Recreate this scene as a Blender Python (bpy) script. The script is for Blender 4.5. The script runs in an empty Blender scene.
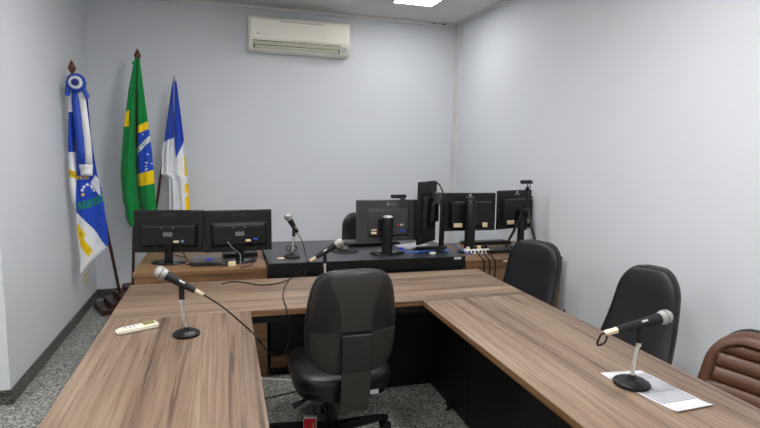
import bpy, math, random
import numpy as np
from mathutils import Matrix, Vector
random.seed(7)
PI = math.pi
SC = bpy.context.scene
COL = SC.collection
# ------------------------------------------------------------------ camera
F_PX, PITCH, YAW, ROLL, CAM_H = 530.59, 0.1262, 0.2881, 0.0233, 1.563
def _axes():
    cy, sy = math.cos(YAW), math.sin(YAW)
    fwd = Vector((sy*math.cos(PITCH), cy*math.cos(PITCH), -math.sin(PITCH)))
    r0 = Vector((cy, -sy, 0)); u0 = r0.cross(fwd)
    r = math.cos(ROLL)*r0 + math.sin(ROLL)*u0
    u = -math.sin(ROLL)*r0 + math.cos(ROLL)*u0
    return r, u, fwd
CR, CU, CF = _axes()
cd = bpy.data.cameras.new('camera'); cam = bpy.data.objects.new('camera', cd); COL.objects.link(cam)
cd.sensor_width = 36; cd.lens = F_PX/760*36; cd.clip_start = 0.02
mw = Matrix(((CR.x, CU.x, -CF.x, 0), (CR.y, CU.y, -CF.y, 0), (CR.z, CU.z, -CF.z, CAM_H), (0, 0, 0, 1)))
cam.matrix_world = mw
SC.camera = cam
# ------------------------------------------------------------------ world, exposure
w = bpy.data.worlds.new('world'); SC.world = w; w.use_nodes = True
w.node_tree.nodes['Background'].inputs[0].default_value = (.9, .95, 1, 1)
w.node_tree.nodes['Background'].inputs[1].default_value = 0.3
SC.view_settings.view_transform = 'Standard'; SC.view_settings.look = 'None'
SC.view_settings.exposure = 0.78; SC.view_settings.gamma = 1
LAMP = 38.0            # emission strength of each ceiling panel
LAMP_FAR = 14.0        # the panel near the back wall, dimmed to avoid a hot spot there
LAMPS = [(1.78, 4.86), (1.25, 1.9), (0.35, 3.5), (-0.1, 0.9), (1.25, -0.2), (-2.2, 2.2), (-1.9, -0.8), (0.6, -1.6)]  # all but the first are out of view, spread to even the light

def ray(u, v): return CF + CR*float((u-380)/F_PX) + CU*float((214-v)/F_PX)
O3 = Vector((0, 0, CAM_H))
def onz(u, v, z): d = ray(u, v); return O3 + d*float((z-CAM_H)/d.z)     # where a sight line meets a level surface
def ony(u, v, y): d = ray(u, v); return O3 + d*float(y/d.y)
def onx(u, v, x): d = ray(u, v); return O3 + d*float(x/d.x)

# ------------------------------------------------------------------ materials
def srgb(r, g, b):
    f = lambda c: (c/255/12.92) if c/255 <= .04045 else ((c/255+.055)/1.055)**2.4
    return (f(r), f(g), f(b), 1)
def mat(name, col, rough=.5, metal=0, spec=.5, bump=0, bscale=200, emit=None, var=0, vscale=5, coat=0):
    m = bpy.data.materials.new(name); m.use_nodes = True
    nt = m.node_tree; b = nt.nodes['Principled BSDF']
    b.inputs['Base Color'].default_value = col; b.inputs['Roughness'].default_value = rough
    b.inputs['Metallic'].default_value = metal; b.inputs['Specular IOR Level'].default_value = spec
    b.inputs['Coat Weight'].default_value = coat
    tc = nt.nodes.new('ShaderNodeTexCoord')
    n = nt.nodes.new('ShaderNodeTexNoise'); n.inputs['Scale'].default_value = vscale; n.inputs['Detail'].default_value = 4
    nt.links.new(tc.outputs['Object'], n.inputs['Vector'])
    mx = nt.nodes.new('ShaderNodeMix'); mx.data_type = 'RGBA'
    v = var if var else .04
    mx.inputs['A'].default_value = tuple(c*(1-v) for c in col[:3])+(1,)
    mx.inputs['B'].default_value = tuple(min(1, c*(1+v)) for c in col[:3])+(1,)
    nt.links.new(n.outputs['Fac'], mx.inputs['Factor']); nt.links.new(mx.outputs['Result'], b.inputs['Base Color'])
    if bump:
        n2 = nt.nodes.new('ShaderNodeTexNoise'); n2.inputs['Scale'].default_value = bscale; n2.inputs['Detail'].default_value = 3
        nt.links.new(tc.outputs['Object'], n2.inputs['Vector'])
        bp = nt.nodes.new('ShaderNodeBump'); bp.inputs['Strength'].default_value = bump; bp.inputs['Distance'].default_value = .002
        nt.links.new(n2.outputs['Fac'], bp.inputs['Height']); nt.links.new(bp.outputs['Normal'], b.inputs['Normal'])
    if emit:
        b.inputs['Emission Color'].default_value = emit[0]; b.inputs['Emission Strength'].default_value = emit[1]
    return m
def ramp(nt, stops):
    r = nt.nodes.new('ShaderNodeValToRGB'); e = r.color_ramp.elements
    e[0].position, e[0].color = stops[0]; e[1].position, e[1].color = stops[-1]
    for p, c in stops[1:-1]:
        k = e.new(p); k.color = c
    return r
def wood(name, axis, tint=1.0, warm=0):
    m = bpy.data.materials.new(name); m.use_nodes = True
    nt = m.node_tree; b = nt.nodes['Principled BSDF']; L = nt.links.new
    tc = nt.nodes.new('ShaderNodeTexCoord')
    def nz(across, along, detail, dist, off):
        mp = nt.nodes.new('ShaderNodeMapping')
        s = [across]*3; s[axis] = along
        mp.inputs['Scale'].default_value = s; mp.inputs['Location'].default_value = (off, off*1.7, off*.3)
        L(tc.outputs['Object'], mp.inputs['Vector'])
        n = nt.nodes.new('ShaderNodeTexNoise'); n.inputs['Scale'].default_value = 1; n.inputs['Detail'].default_value = detail
        n.inputs['Distortion'].default_value = dist
        L(mp.outputs['Vector'], n.inputs['Vector']); return n
    def T(r, g, bb): return srgb(*(min(255, c*tint*.80) for c in (r+warm, g, bb-warm)))
    band = nz(11, .55, 2, .3, 3.1)
    grain = nz(55, 1.3, 5, 1.2, 9.4)
    fine = nz(240, 5, 3, 0, 1.3)
    r1 = ramp(nt, [(.32, T(98, 73, 57)), (.44, T(144, 116, 94)), (.56, T(172, 144, 119)), (.68, T(198, 173, 149))])
    L(band.outputs['Fac'], r1.inputs['Fac'])
    r2 = ramp(nt, [(.36, T(78, 58, 45)), (.47, T(156, 129, 106)), (.72, T(198, 173, 149))])
    L(grain.outputs['Fac'], r2.inputs['Fac'])
    mx = nt.nodes.new('ShaderNodeMix'); mx.data_type = 'RGBA'; mx.inputs['Factor'].default_value = .5
    L(r1.outputs['Color'], mx.inputs['A']); L(r2.outputs['Color'], mx.inputs['B'])
    r3 = ramp(nt, [(.3, (.82, .80, .78, 1)), (.6, (1, 1, 1, 1))]); L(fine.outputs['Fac'], r3.inputs['Fac'])
    m2 = nt.nodes.new('ShaderNodeMix'); m2.data_type = 'RGBA'; m2.blend_type = 'MULTIPLY'; m2.inputs['Factor'].default_value = .8
    L(mx.outputs['Result'], m2.inputs['A']); L(r3.outputs['Color'], m2.inputs['B'])
    L(m2.outputs['Result'], b.inputs['Base Color'])
    b.inputs['Roughness'].default_value = .38; b.inputs['Specular IOR Level'].default_value = .4
    return m
def granite(name, k=1.0):
    m = bpy.data.materials.new(name); m.use_nodes = True
    nt = m.node_tree; b = nt.nodes['Principled BSDF']; L = nt.links.new
    tc = nt.nodes.new('ShaderNodeTexCoord')
    v = nt.nodes.new('ShaderNodeTexVoronoi'); v.inputs['Scale'].default_value = 120
    n0 = nt.nodes.new('ShaderNodeTexNoise'); n0.inputs['Scale'].default_value = 85; n0.inputs['Detail'].default_value = 5
    L(tc.outputs['Object'], v.inputs['Vector']); L(tc.outputs['Object'], n0.inputs['Vector'])
    sep = nt.nodes.new('ShaderNodeSeparateColor'); L(v.outputs['Color'], sep.inputs['Color'])
    add = nt.nodes.new('ShaderNodeMath'); add.operation = 'MULTIPLY_ADD'; add.inputs[1].default_value = .55
    L(sep.outputs['Red'], add.inputs[0]); 
    mul = nt.nodes.new('ShaderNodeMath'); mul.operation = 'MULTIPLY'; mul.inputs[1].default_value = .5
    L(n0.outputs['Fac'], mul.inputs[0]); L(mul.outputs[0], add.inputs[2])
    c = lambda x, y, z: srgb(x*k, y*k, z*k)
    r = ramp(nt, [(.22, c(48, 49, 47)), (.38, c(92, 94, 90)), (.52, c(136, 139, 133)), (.66, c(170, 171, 163)), (.8, c(204, 203, 194))])
    L(add.outputs[0], r.inputs['Fac'])
    bk = nt.nodes.new('ShaderNodeTexBrick'); bk.offset = 0; bk.inputs['Scale'].default_value = 1
    bk.inputs['Brick Width'].default_value = .5; bk.inputs['Row Height'].default_value = .5; bk.inputs['Mortar Size'].default_value = .003
    bk.inputs['Color1'].default_value = bk.inputs['Color2'].default_value = (1, 1, 1, 1); bk.inputs['Mortar'].default_value = (.55, .55, .53, 1)
    L(tc.outputs['Object'], bk.inputs['Vector'])
    mx = nt.nodes.new('ShaderNodeMix'); mx.data_type = 'RGBA'; mx.blend_type = 'MULTIPLY'; mx.inputs['Factor'].default_value = 1 if k == 1 else 0
    L(r.outputs['Color'], mx.inputs['A']); L(bk.outputs['Color'], mx.inputs['B'])
    L(mx.outputs['Result'], b.inputs['Base Color'])
    b.inputs['Roughness'].default_value = .3
    return m
def attr_mat(name, rough=.75):
    m = bpy.data.materials.new(name); m.use_nodes = True
    nt = m.node_tree; b = nt.nodes['Principled BSDF']
    a = nt.nodes.new('ShaderNodeAttribute'); a.attribute_name = 'dye'
    nt.links.new(a.outputs['Color'], b.inputs['Base Color'])
    b.inputs['Roughness'].default_value = rough; b.inputs['Specular IOR Level'].default_value = .2
    b.inputs['Sheen Weight'].default_value = .15
    return m
M = {}
M['wall'] = mat('painted_wall', srgb(214, 217, 221), .6, bump=.08, bscale=120, spec=.3, var=.012, vscale=1.5)
M['ceiling'] = mat('ceiling_paint', srgb(214, 213, 211), .85, spec=.2)
M['trim'] = mat('trim_paint', srgb(216, 215, 215), .6, spec=.3)
M['granite'] = granite('granite_floor')
M['granite_base'] = granite('granite_baseboard', .5)
M['wood_y'] = wood('walnut_laminate_lengthwise', 1)
M['wood_x'] = wood('walnut_laminate_crosswise', 0)
M['wood_x2'] = wood('walnut_laminate_front', 0, .86, 18)
M['edge'] = wood('laminate_edge_band', 0, .86, 22)
M['edge_y'] = wood('laminate_edge_band_lengthwise', 1, .86, 22)
M['black_lam'] = mat('black_laminate', srgb(15, 15, 17), .5, spec=.3, bump=.05, bscale=300)
M['black_top'] = mat('black_desktop', srgb(46, 49, 54), .34, bump=.04, bscale=400)
M['plastic'] = mat('black_plastic', srgb(14, 14, 15), .42, spec=.35, bump=.05, bscale=500)
M['gloss'] = mat('gloss_black_plastic', srgb(12, 12, 13), .2, spec=.4)
M['grey_plastic'] = mat('dark_grey_plastic', srgb(52, 52, 52), .42, spec=.4, bump=.08, bscale=500)
M['shell'] = mat('chair_shell_plastic', srgb(46, 43, 39), .5, spec=.35, bump=.1, bscale=500)
M['shell_dark'] = mat('chair_shell_side', srgb(31, 30, 28), .4, spec=.35, bump=.1, bscale=500)
M['leather'] = mat('black_leather', srgb(19, 20, 23), .4, spec=.4, bump=.25, bscale=260)
M['brown'] = mat('brown_leather', srgb(86, 57, 41), .38, spec=.4, bump=.2, bscale=260, var=.12, vscale=8)
M['chrome'] = mat('chrome', srgb(226, 225, 223), .34, .9)
M['mesh_metal'] = mat('grille_wire', srgb(176, 174, 168), .42, .75, bump=.9, bscale=900)
M['brass'] = mat('pale_gold_connector', srgb(214, 198, 170), .35, .6)
M['rubber'] = mat('black_rubber', srgb(14, 14, 15), .55, spec=.35)
M['cream'] = mat('cream_plastic', srgb(226, 220, 200), .45)
M['ac'] = mat('aircon_plastic', srgb(240, 236, 222), .45)
M['ac_dark'] = mat('aircon_louver', srgb(200, 198, 180), .5)
M['ac_slot'] = mat('aircon_slot', srgb(70, 70, 62), .7)
M['white'] = mat('white_plastic', srgb(228, 226, 220), .5)
M['paper'] = mat('white_paper', srgb(196, 196, 202), .8, spec=.2)
M['ink'] = mat('grey_print', srgb(34, 36, 48), .8)
M['redwood'] = mat('dark_red_wood', srgb(58, 26, 20), .35, var=.25, vscale=20)
M['finial'] = mat('brown_finial', srgb(98, 58, 42), .4)
M['red'] = mat('red_print', srgb(228, 22, 42), .5)
M['blue'] = mat('blue_connector', srgb(30, 60, 190), .4)
M['cable_blue'] = mat('blue_cable', srgb(40, 96, 190), .45)
M['beige'] = mat('beige_plastic', srgb(222, 205, 165), .5)
M['sticker'] = mat('pale_sticker', srgb(196, 194, 190), .6)
M['grey_metal'] = mat('grey_metal', srgb(120, 122, 126), .4, .5)
M['tan'] = mat('tan_card', srgb(196, 170, 138), .6)
M['lcd'] = mat('greenish_lcd', srgb(128, 132, 76), .25)
M['ink_blue'] = mat('blue_print', srgb(110, 140, 180), .6)
M['cloth'] = attr_mat('flag_cloth')
M['green_cloth'] = mat('green_cloth', srgb(10, 130, 62), .7)
M['blue_cloth'] = mat('blue_satin', srgb(30, 72, 180), .45)
M['white_cloth'] = mat('white_satin', srgb(232, 232, 232), .5)
M['navy'] = mat('navy_satin', srgb(18, 40, 120), .45)
M['letter_green'] = mat('green_letter', srgb(20, 110, 60), .7)
M['letter_dark'] = mat('dark_letter', srgb(60, 70, 30), .7)
M['logo_grey'] = mat('grey_logo', srgb(112, 115, 124), .4)
M['logo_dim'] = mat('dim_logo', srgb(58, 58, 63), .3)
M['logo_white'] = mat('white_logo', srgb(200, 198, 196), .5)
M['outlet_cream'] = mat('outlet_plastic', srgb(206, 200, 160), .5)
M['diffuser'] = mat('lamp_diffuser', (1, 1, 1, 1), .5, emit=((1.0, .99, .985, 1), LAMP))
M['diffuser_far'] = mat('lamp_diffuser_weak', (1, 1, 1, 1), .5, emit=((1.0, .99, .985, 1), LAMP_FAR))
M['dark'] = mat('dark_hole', srgb(30, 28, 26), .9)

# ------------------------------------------------------------------ mesh builder
class MB:
    def __init__(s): s.v = []; s.f = []; s.cols = None
    def add(s, vs, fs):
        o = len(s.v); s.v += [tuple(p) for p in vs]; s.f += [tuple(i+o for i in f) for f in fs]; return s
    def box(s, x0, x1, y0, y1, z0, z1):
        vs = [(x, y, z) for z in (z0, z1) for y in (y0, y1) for x in (x0, x1)]
        return s.add(vs, [(0, 2, 3, 1), (4, 5, 7, 6), (0, 1, 5, 4), (2, 6, 7, 3), (0, 4, 6, 2), (1, 3, 7, 5)])
    def frustum(s, a, b):      # two matching quads
        return s.add(list(a)+list(b), [(3, 2, 1, 0), (4, 5, 6, 7), (0, 1, 5, 4), (1, 2, 6, 5), (2, 3, 7, 6), (3, 0, 4, 7)])
    def rings(s, rs, cap=True):
        n = len(rs[0]); vs = [p for r in rs for p in r]; fs = []
        for k in range(len(rs)-1):
            for i in range(n):
                j = (i+1) % n
                fs.append((k*n+i, k*n+j, (k+1)*n+j, (k+1)*n+i))
        if cap:
            fs.append(tuple(range(n-1, -1, -1))); fs.append(tuple((len(rs)-1)*n+i for i in range(n)))
        return s.add(vs, fs)
    def tube(s, pts, rad, n=10, smooth=0):
        pts = [Vector(p) for p in pts]
        if smooth: pts, rad = spline(pts, rad, smooth)
        if not isinstance(rad, (list, tuple)): rad = [rad]*len(pts)
        rs = []; up = None
        for i, p in enumerate(pts):
            t = (pts[min(i+1, len(pts)-1)] - pts[max(i-1, 0)]).normalized()
            if up is None:
                up = Vector((0, 0, 1)) if abs(t.z) < .9 else Vector((1, 0, 0))
            a = t.cross(up).normalized(); b = a.cross(t); up = b
            rs.append([p + rad[i]*(math.cos(2*PI*k/n)*a + math.sin(2*PI*k/n)*b) for k in range(n)])
        return s.rings(rs)
    def lathe(s, prof, c=(0, 0, 0), n=24):      # prof of (radius, z)
        rs = [[(c[0]+r*math.cos(2*PI*k/n), c[1]+r*math.sin(2*PI*k/n), c[2]+z) for k in range(n)] for r, z in prof]
        return s.rings(rs)
    def pillow(s, rows, n=40, ex=2.6, f=None):  # rows of (z, cx, cy, half width, half thickness)
        rs = []
        for z, cx, cy, hw, ht in rows:
            r = []
            for k in range(n):
                t = 2*PI*k/n; c, q = math.cos(t), math.sin(t)
                x = hw*math.copysign(abs(c)**(2/ex), c); y = ht*math.copysign(abs(q)**(2/ex), q)
                p = (cx+x, cy+y, z)
                r.append(f(p) if f else p)
            rs.append(r)
        return s.rings(rs)
    def ribbon(s, pts, width, th):              # flat strip along pts
        rs = []
        for p in pts:
            p = Vector(p); wv = Vector(width); t = Vector(th)
            rs.append([p-wv-t, p+wv-t, p+wv+t, p-wv+t])
        return s.rings(rs)
def spline(pts, rad, k):
    if not isinstance(rad, (list, tuple)): rad = [rad]*len(pts)
    o, r = [], []
    P = [pts[0]] + list(pts) + [pts[-1]]
    for i in range(len(pts)-1):
        a, b, c, d = P[i], P[i+1], P[i+2], P[i+3]
        for j in range(k):
            t = j/k
            o.append(.5*((2*b) + (c-a)*t + (2*a-5*b+4*c-d)*t*t + (3*b-a-3*c+d)*t**3)); r.append(rad[i]*(1-t)+rad[i+1]*t)
    o.append(pts[-1]); r.append(rad[-1]); return o, r
ROOT = {}
def obj(name, mb, m, parent=None, bevel=0, seg=2, angle=40, label=None, world=False, sub=0):
    vs = mb.v
    if parent is not None and world:
        inv = ROOT[parent.name].inverted(); vs = [tuple(inv @ Vector(p)) for p in vs]
    me = bpy.data.meshes.new(name); me.from_pydata(vs, [], mb.f)
    bmn = __import__('bmesh'); bm = bmn.new(); bm.from_mesh(me); bmn.ops.recalc_face_normals(bm, faces=bm.faces); bm.to_mesh(me); bm.free()
    me.materials.append(m)
    for p in me.polygons: p.use_smooth = True
    me.set_sharp_from_angle(angle=math.radians(angle))
    o = bpy.data.objects.new(name, me); COL.objects.link(o)
    if parent is not None:
        o.parent = parent; ROOT[o.name] = ROOT[parent.name]
    else: ROOT[o.name] = Matrix()
    if bevel:
        b = o.modifiers.new('bevel', 'BEVEL'); b.width = bevel; b.segments = seg; b.limit_method = 'ANGLE'; b.angle_limit = math.radians(35)
    if sub:
        q = o.modifiers.new('subdivision', 'SUBSURF'); q.levels = q.render_levels = sub
    if label: o['label'] = label
    return o
def thing(name, label, cat, loc=(0, 0, 0), rz=0, group=None):
    o = bpy.data.objects.new(name, None); COL.objects.link(o); o.empty_display_size = .1
    o.location = loc; o.rotation_euler = (0, 0, rz)
    ROOT[o.name] = Matrix.Translation(Vector(loc)) @ Matrix.Rotation(rz, 4, 'Z')
    return tag(o, label, cat, group)
def tag(o, label, cat, group=None):
    o['label'] = label; o['category'] = cat
    if group: o['group'] = group
    return o
def struct(name, mb, m, bevel=0):
    o = obj(name, mb, m, bevel=bevel); o['kind'] = 'structure'; return o
def dup(root, loc, rz, label, group=None):
    r = root.copy(); COL.objects.link(r); r.location = loc; r.rotation_euler = (0, 0, rz); r['label'] = label
    if group: r['group'] = group
    ROOT[r.name] = Matrix.Translation(Vector(loc)) @ Matrix.Rotation(rz, 4, 'Z')
    for ch in list(root.children):
        c = ch.copy(); COL.objects.link(c); c.parent = r
        for g in ch.children:
            d = g.copy(); COL.objects.link(d); d.parent = c
    return r
def glyphs(text, size):                         # flat letter outlines as vertices and faces, centred
    cu = bpy.data.curves.new('lettering', 'FONT'); cu.body = text; cu.size = size; cu.align_x = 'CENTER'; cu.align_y = 'CENTER'
    cu.resolution_u = 2
    o = bpy.data.objects.new('lettering', cu); COL.objects.link(o)
    dg = bpy.context.evaluated_depsgraph_get(); me = o.evaluated_get(dg).to_mesh()
    vs = [tuple(v.co) for v in me.vertices]; fs = [tuple(p.vertices) for p in me.polygons]
    o.evaluated_get(dg).to_mesh_clear(); bpy.data.objects.remove(o); bpy.data.curves.remove(cu)
    return vs, fs
def letters(text, size, place, stretch=1.0, bold=0):
    mb = MB(); vs, fs = glyphs(text, size); mb.add([place(x*stretch, y) for x, y, z in vs], fs); return mb

# ------------------------------------------------------------------ room
XL, XR, YB, YF, ZC, XA = -1.226, 2.5638, 5.7345, -2.6, 2.947, -3.3
YS = 3.467      # where the left wall steps away
floor = struct('floor', MB().box(XA, XR, YF, YB, -.1, 0), M['granite'])
struct('ceiling', MB().box(XA-.1, XR+.1, YF-.1, YB+.1, ZC, ZC+.1), M['ceiling'])
struct('wall_back', MB().box(XL-.1, XR+.1, YB, YB+.1, -.1, ZC), M['wall'])
struct('wall_right', MB().box(XR, XR+.1, YF, YB, -.1, ZC), M['wall'])
struct('wall_left', MB().box(XL-.15, XL, YS, YB, -.1, ZC).box(XA, XL-.15, YS, YS+.15, -.1, ZC), M['wall'])
struct('wall_left_far', MB().box(XA-.1, XA, YF, YS+.15, -.1, ZC), M['wall'])
struct('wall_front', MB().box(XA, XR, YF-.1, YF, -.1, ZC), M['wall'])
struct('baseboard_left', MB().box(XL, XL+.014, YS-.014, YB, 0, .088).box(XA, XL, YS-.014, YS, 0, .088), M['granite_base'], .002)
struct('baseboard_back', MB().box(XL+.014, XR, YB-.014, YB, 0, .088), M['granite_base'], .002)
struct('baseboard_right', MB().box(XR-.014, XR, YF, YB-.014, 0, .088), M['granite_base'], .002)
t1 = struct('trim_1', MB().box(XL, XR, YB-.035, YB, ZC-.035, ZC), M['trim'], .006)
obj('hole_mark', MB().box(2.36, 2.40, YB-.0365, YB-.03, ZC-.02, ZC-.008).box(2.25, 2.28, YB-.0365, YB-.03, ZC-.018, ZC-.010), M['dark'], t1)  # small dark slabs stand for holes in the trim
struct('trim_2', MB().box(XR-.03, XR, YF, YB-.035, ZC-.025, ZC), M['trim'], .005)
struct('trim_3', MB().box(XR-.018, XR, YB-.145, YB-.002, .088, ZC-.036), M['trim'], .004)

# lamps in the ceiling
def lamp(x, y, label, first=None, dm='diffuser'):
    if first: return dup(first, (x, y, ZC), 0, label)
    t = thing('ceiling_light', label, 'ceiling light', (x, y, ZC), 0)
    a = .21
    fr = MB()
    for q in ((-a, a, -a, -a+.015), (-a, a, a-.015, a), (-a, -a+.015, -a+.015, a-.015), (a-.015, a, -a+.015, a-.015)):
        fr.box(q[0], q[1], q[2], q[3], -.012, 0)
    obj('frame', fr, M['white'], t)
    obj('diffuser', MB().box(-a+.015, a-.015, -a+.015, a-.015, -.009, -.001), M[dm], t)
    return t
lamp(*LAMPS[0], 'square LED ceiling panel above the right end of the back wall', dm='diffuser_far')
L0 = lamp(*LAMPS[1], 'square LED panel above the wooden table on the right')
names = ['square LED panel above the cross table',
         'square LED panel above the near end of the left table', 'square LED panel above the near right of the room',
         'unseen square LED panel added to brighten the left alcove wall', 'square LED panel in the near left corner', 'square LED panel above the near wall']  # the alcove panel is unseen, added to brighten that wall face
for (x, y), nm in zip(LAMPS[2:], names): lamp(x, y, nm, L0)

# ------------------------------------------------------------------ tables of the U
TZ, TH = .75, .028
def table_top(root, x0, x1, y0, y1, m, edge, z=TZ, th=TH):
    top = obj('tabletop', MB().box(x0, x1, y0, y1, z-.004, z), m, root, world=True, bevel=.0012, seg=1)
    obj('edge_band', MB().box(x0, x1, y0, y1, z-th, z-.0042), edge, top, world=True)
xL, xLi, xRi, xRo, yJ, yF = -.5164, .1178, 1.0177, 1.6552, 2.5831, 3.2138
G = .0012
t = thing('conference_table', 'walnut laminate table across the middle, joining the two long side tables', 'table', (.57, 2.9, 0))
table_top(t, xL, xRo, yJ, yF, M['wood_x'], M['edge'])
obj('under_frame', MB().box(xL+.05, xRo-.05, yJ+.03, yJ+.06, TZ-TH-.045, TZ-TH).box(xL+.05, xRo-.05, yF-.09, yF-.06, TZ-TH-.045, TZ-TH), M['black_lam'], t, world=True)
obj('modesty_panel', MB().box(.60, 1.309, 3.145, 3.165, .0, TZ-TH), M['black_lam'], t, world=True)
obj('side_panel', MB().box(1.31, 1.33, yJ+.002, 3.165, .0, TZ-TH-.046), M['black_lam'], t, world=True)
for px, py in ((xL+.06, yJ+.045), (xL+.06, yF-.075), (1.60, yF-.075), (1.60, yJ+.045)):
    obj('leg', MB().box(px-.02, px+.02, py-.02, py+.02, 0, TZ-TH), M['black_lam'], t, world=True, bevel=.003)
t = thing('conference_table', 'long walnut laminate table on the left with the small white remote on it', 'table', (-.2, 1.7, 0))
table_top(t, xL, xLi, .98, yJ-G, M['wood_y'], M['edge_y'])
obj('modesty_panel', MB().box(-.30, -.28, 1.05, yJ-.05, .0, TZ-TH), M['black_lam'], t, world=True)
for py in (1.03, yJ-.04):
    obj('leg', MB().box(-.46, -.28 if py > 2 else .06, py-.0125, py+.0125, 0, TZ-TH), M['black_lam'], t, world=True, bevel=.002)
t = thing('conference_table', 'long walnut laminate table on the right with a printed sheet on it', 'table', (1.33, 1.65, 0))
table_top(t, xRi, xRo, .72, yJ-G, M['wood_y'], M['edge_y'])
obj('modesty_panel', MB().box(1.31, 1.33, .80, yJ-.005, .0, TZ-TH), M['black_lam'], t, world=True)
for py in (.78, yJ-.03):
    obj('leg', MB().box(1.335, 1.60, py-.0125, py+.0125, 0, TZ-TH), M['black_lam'], t, world=True, bevel=.002)
cp = onz(444, 411, 0)
cs = MB()
cs.tube([(cp.x+.012, cp.y, .028), (cp.x+.030, cp.y, .028)], .026, 20)
c_ = obj('caster', cs, M['rubber'], t, world=True)
obj('rim', MB().tube([(cp.x+.008, cp.y, .028), (cp.x+.0118, cp.y, .028)], .014, 16), M['chrome'], c_, world=True)
obj('bracket', MB().box(cp.x+.03, 1.31, cp.y-.012, cp.y+.012, .02, .07), M['black_lam'], c_, world=True)

# ------------------------------------------------------------------ bench behind
BZ = .785
t = thing('wooden_desk', 'walnut laminate desk behind, carrying the two twin monitors on the left', 'desk', (-.14, 3.8, 0))
table_top(t, -.548, .272, 3.50, 4.19, M['wood_x2'], M['edge'])
obj('front_panel', MB().box(-.54, .268, 3.505, 3.523, 0, TZ-TH), M['wood_x2'], t, world=True)
obj('side_panel', MB().box(-.54, -.522, 3.523, 4.17, 0, TZ-TH), M['edge_y'], t, world=True)
obj('side_panel', MB().box(.25, .268, 3.523, 4.17, 0, TZ-TH), M['edge_y'], t, world=True)
t = thing('black_desk', 'black laminate desk in the middle of the raised back row, below the air conditioner', 'desk', (1, 3.85, 0))
obj('desktop', MB().box(.275, 1.688, 3.475, 4.275, BZ-.005, BZ), M['black_top'], t, world=True, bevel=.002)
obj('apron', MB().box(.275, 1.688, 3.475, 4.275, BZ-.08, BZ-.0052), M['black_lam'], t, world=True)
obj('front_panel', MB().box(.29, 1.67, 3.50, 3.52, .14, BZ-.08), M['black_lam'], t, world=True)
obj('kick_rail', MB().box(.29, 1.67, 3.49, 3.515, .06, .135), M['wood_x2'], t, world=True, label='low walnut rail')
obj('plinth', MB().box(.29, 1.67, 3.516, 3.55, 0, .14), M['black_lam'], t, world=True)
obj('side_panel', MB().box(.29, .31, 3.55, 4.25, 0, BZ-.08), M['black_lam'], t, world=True)
obj('side_panel', MB().box(1.65, 1.67, 3.55, 4.25, 0, BZ-.08), M['black_lam'], t, world=True)
obj('sticker', MB().box(1.60, 1.655, 3.473, 3.4752, BZ-.022, BZ-.006), M['sticker'], t, world=True, label='small white sticker')
t = thing('wooden_desk', 'walnut laminate desk by the right wall, under the tripod camera', 'desk', (2.1, 3.8, 0))
table_top(t, 1.692, 2.515, 3.475, 4.175, M['wood_x2'], M['edge'])
obj('front_panel', MB().box(1.70, 2.508, 3.48, 3.498, 0, TZ-TH), M['wood_x2'], t, world=True)
obj('side_panel', MB().box(2.49, 2.508, 3.498, 4.16, 0, TZ-TH), M['edge_y'], t, world=True)
obj('side_panel', MB().box(1.70, 1.718, 3.498, 4.16, 0, TZ-TH), M['edge_y'], t, world=True)
obj('sticker', MB().box(2.0, 2.05, 3.473, 3.4795, .728, .742), M['sticker'], t, world=True, label='small white sticker')

# ------------------------------------------------------------------ air conditioner
AX0, AX1, AZ0, AZ1, AD = .254, 1.275, 2.49, 2.815, .20
AY = YB
t = thing('air_conditioner', 'cream wall-mounted split air conditioner unit high on the back wall', 'air conditioner', ((AX0+AX1)/2, AY, AZ0))
prof = [(0, AZ1), (-.165, AZ1), (-.19, AZ1-.012), (-.20, AZ1-.05), (-.198, AZ0+.115), (-.196, AZ0+.095), (-.16, AZ0+.02), (-.13, AZ0), (0, AZ0)]
obj('body', MB().rings([[(x, AY+a, b) for a, b in prof] for x in (AX0+.012, AX1-.012)]), M['ac'], t, world=True, bevel=.004)
for x0, x1 in ((AX0, AX0+.0119), (AX1-.0119, AX1)):
    obj('end_cap', MB().rings([[(x, AY+a*1.012, b+(.002 if b > 2.6 else -.002)) for a, b in prof] for x in (x0, x1)]), M['ac'], t, world=True, bevel=.003)
fp = obj('front_panel', MB().box(AX0+.02, AX1-.02, AY-.212, AY-.2005, AZ0+.108, AZ1-.028), M['ac'], t, world=True, bevel=.006)
obj('display', MB().box(AX0+.30, AX1-.28, AY-.2135, AY-.2121, AZ1-.05, AZ1-.037), M['sticker'], fp, world=True, label='long pale grey strip')
def louver(dz0, dz1, dy0, dy1): return [(AX0+.05, AX1-.09)]
n_ = Vector((0, -.9, -.43)).normalized()
def lv(a, b, off, x0, x1):     # slab on the slanted outlet face, a..b along it
    p0 = Vector((0, AY-.196, AZ0+.095)); p1 = Vector((0, AY-.16, AZ0+.02)); d = p1-p0
    nn = Vector((0, d.z, -d.y)).normalized()
    q0, q1 = p0+d*a, p0+d*b
    A = [q0+nn*0, q1+nn*0]; B = [q0+nn*off, q1+nn*off]
    return MB().frustum([(x0, A[0].y, A[0].z), (x1, A[0].y, A[0].z), (x1, A[1].y, A[1].z), (x0, A[1].y, A[1].z)],
                        [(x0, B[0].y, B[0].z), (x1, B[0].y, B[0].z), (x1, B[1].y, B[1].z), (x0, B[1].y, B[1].z)])
obj('outlet_slot', lv(.02, .98, .003, AX0+.045, AX1-.10), M['ac_slot'], t, world=True)
obj('louver', lv(.10, .52, .009, AX0+.05, AX1-.105), M['ac_dark'], t, world=True, bevel=.002)
obj('louver', lv(.60, .95, .009, AX0+.06, AX1-.115), M['ac_dark'], t, world=True, bevel=.002)
obj('receiver', lv(.15, .8, .004, AX1-.085, AX1-.03), M['sticker'], t, world=True)
obj('badge', MB().box(AX0+.075, AX0+.105, AY-.2132, AY-.2121, AZ0+.148, AZ0+.156), M['grey_metal'], t, world=True)
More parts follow.
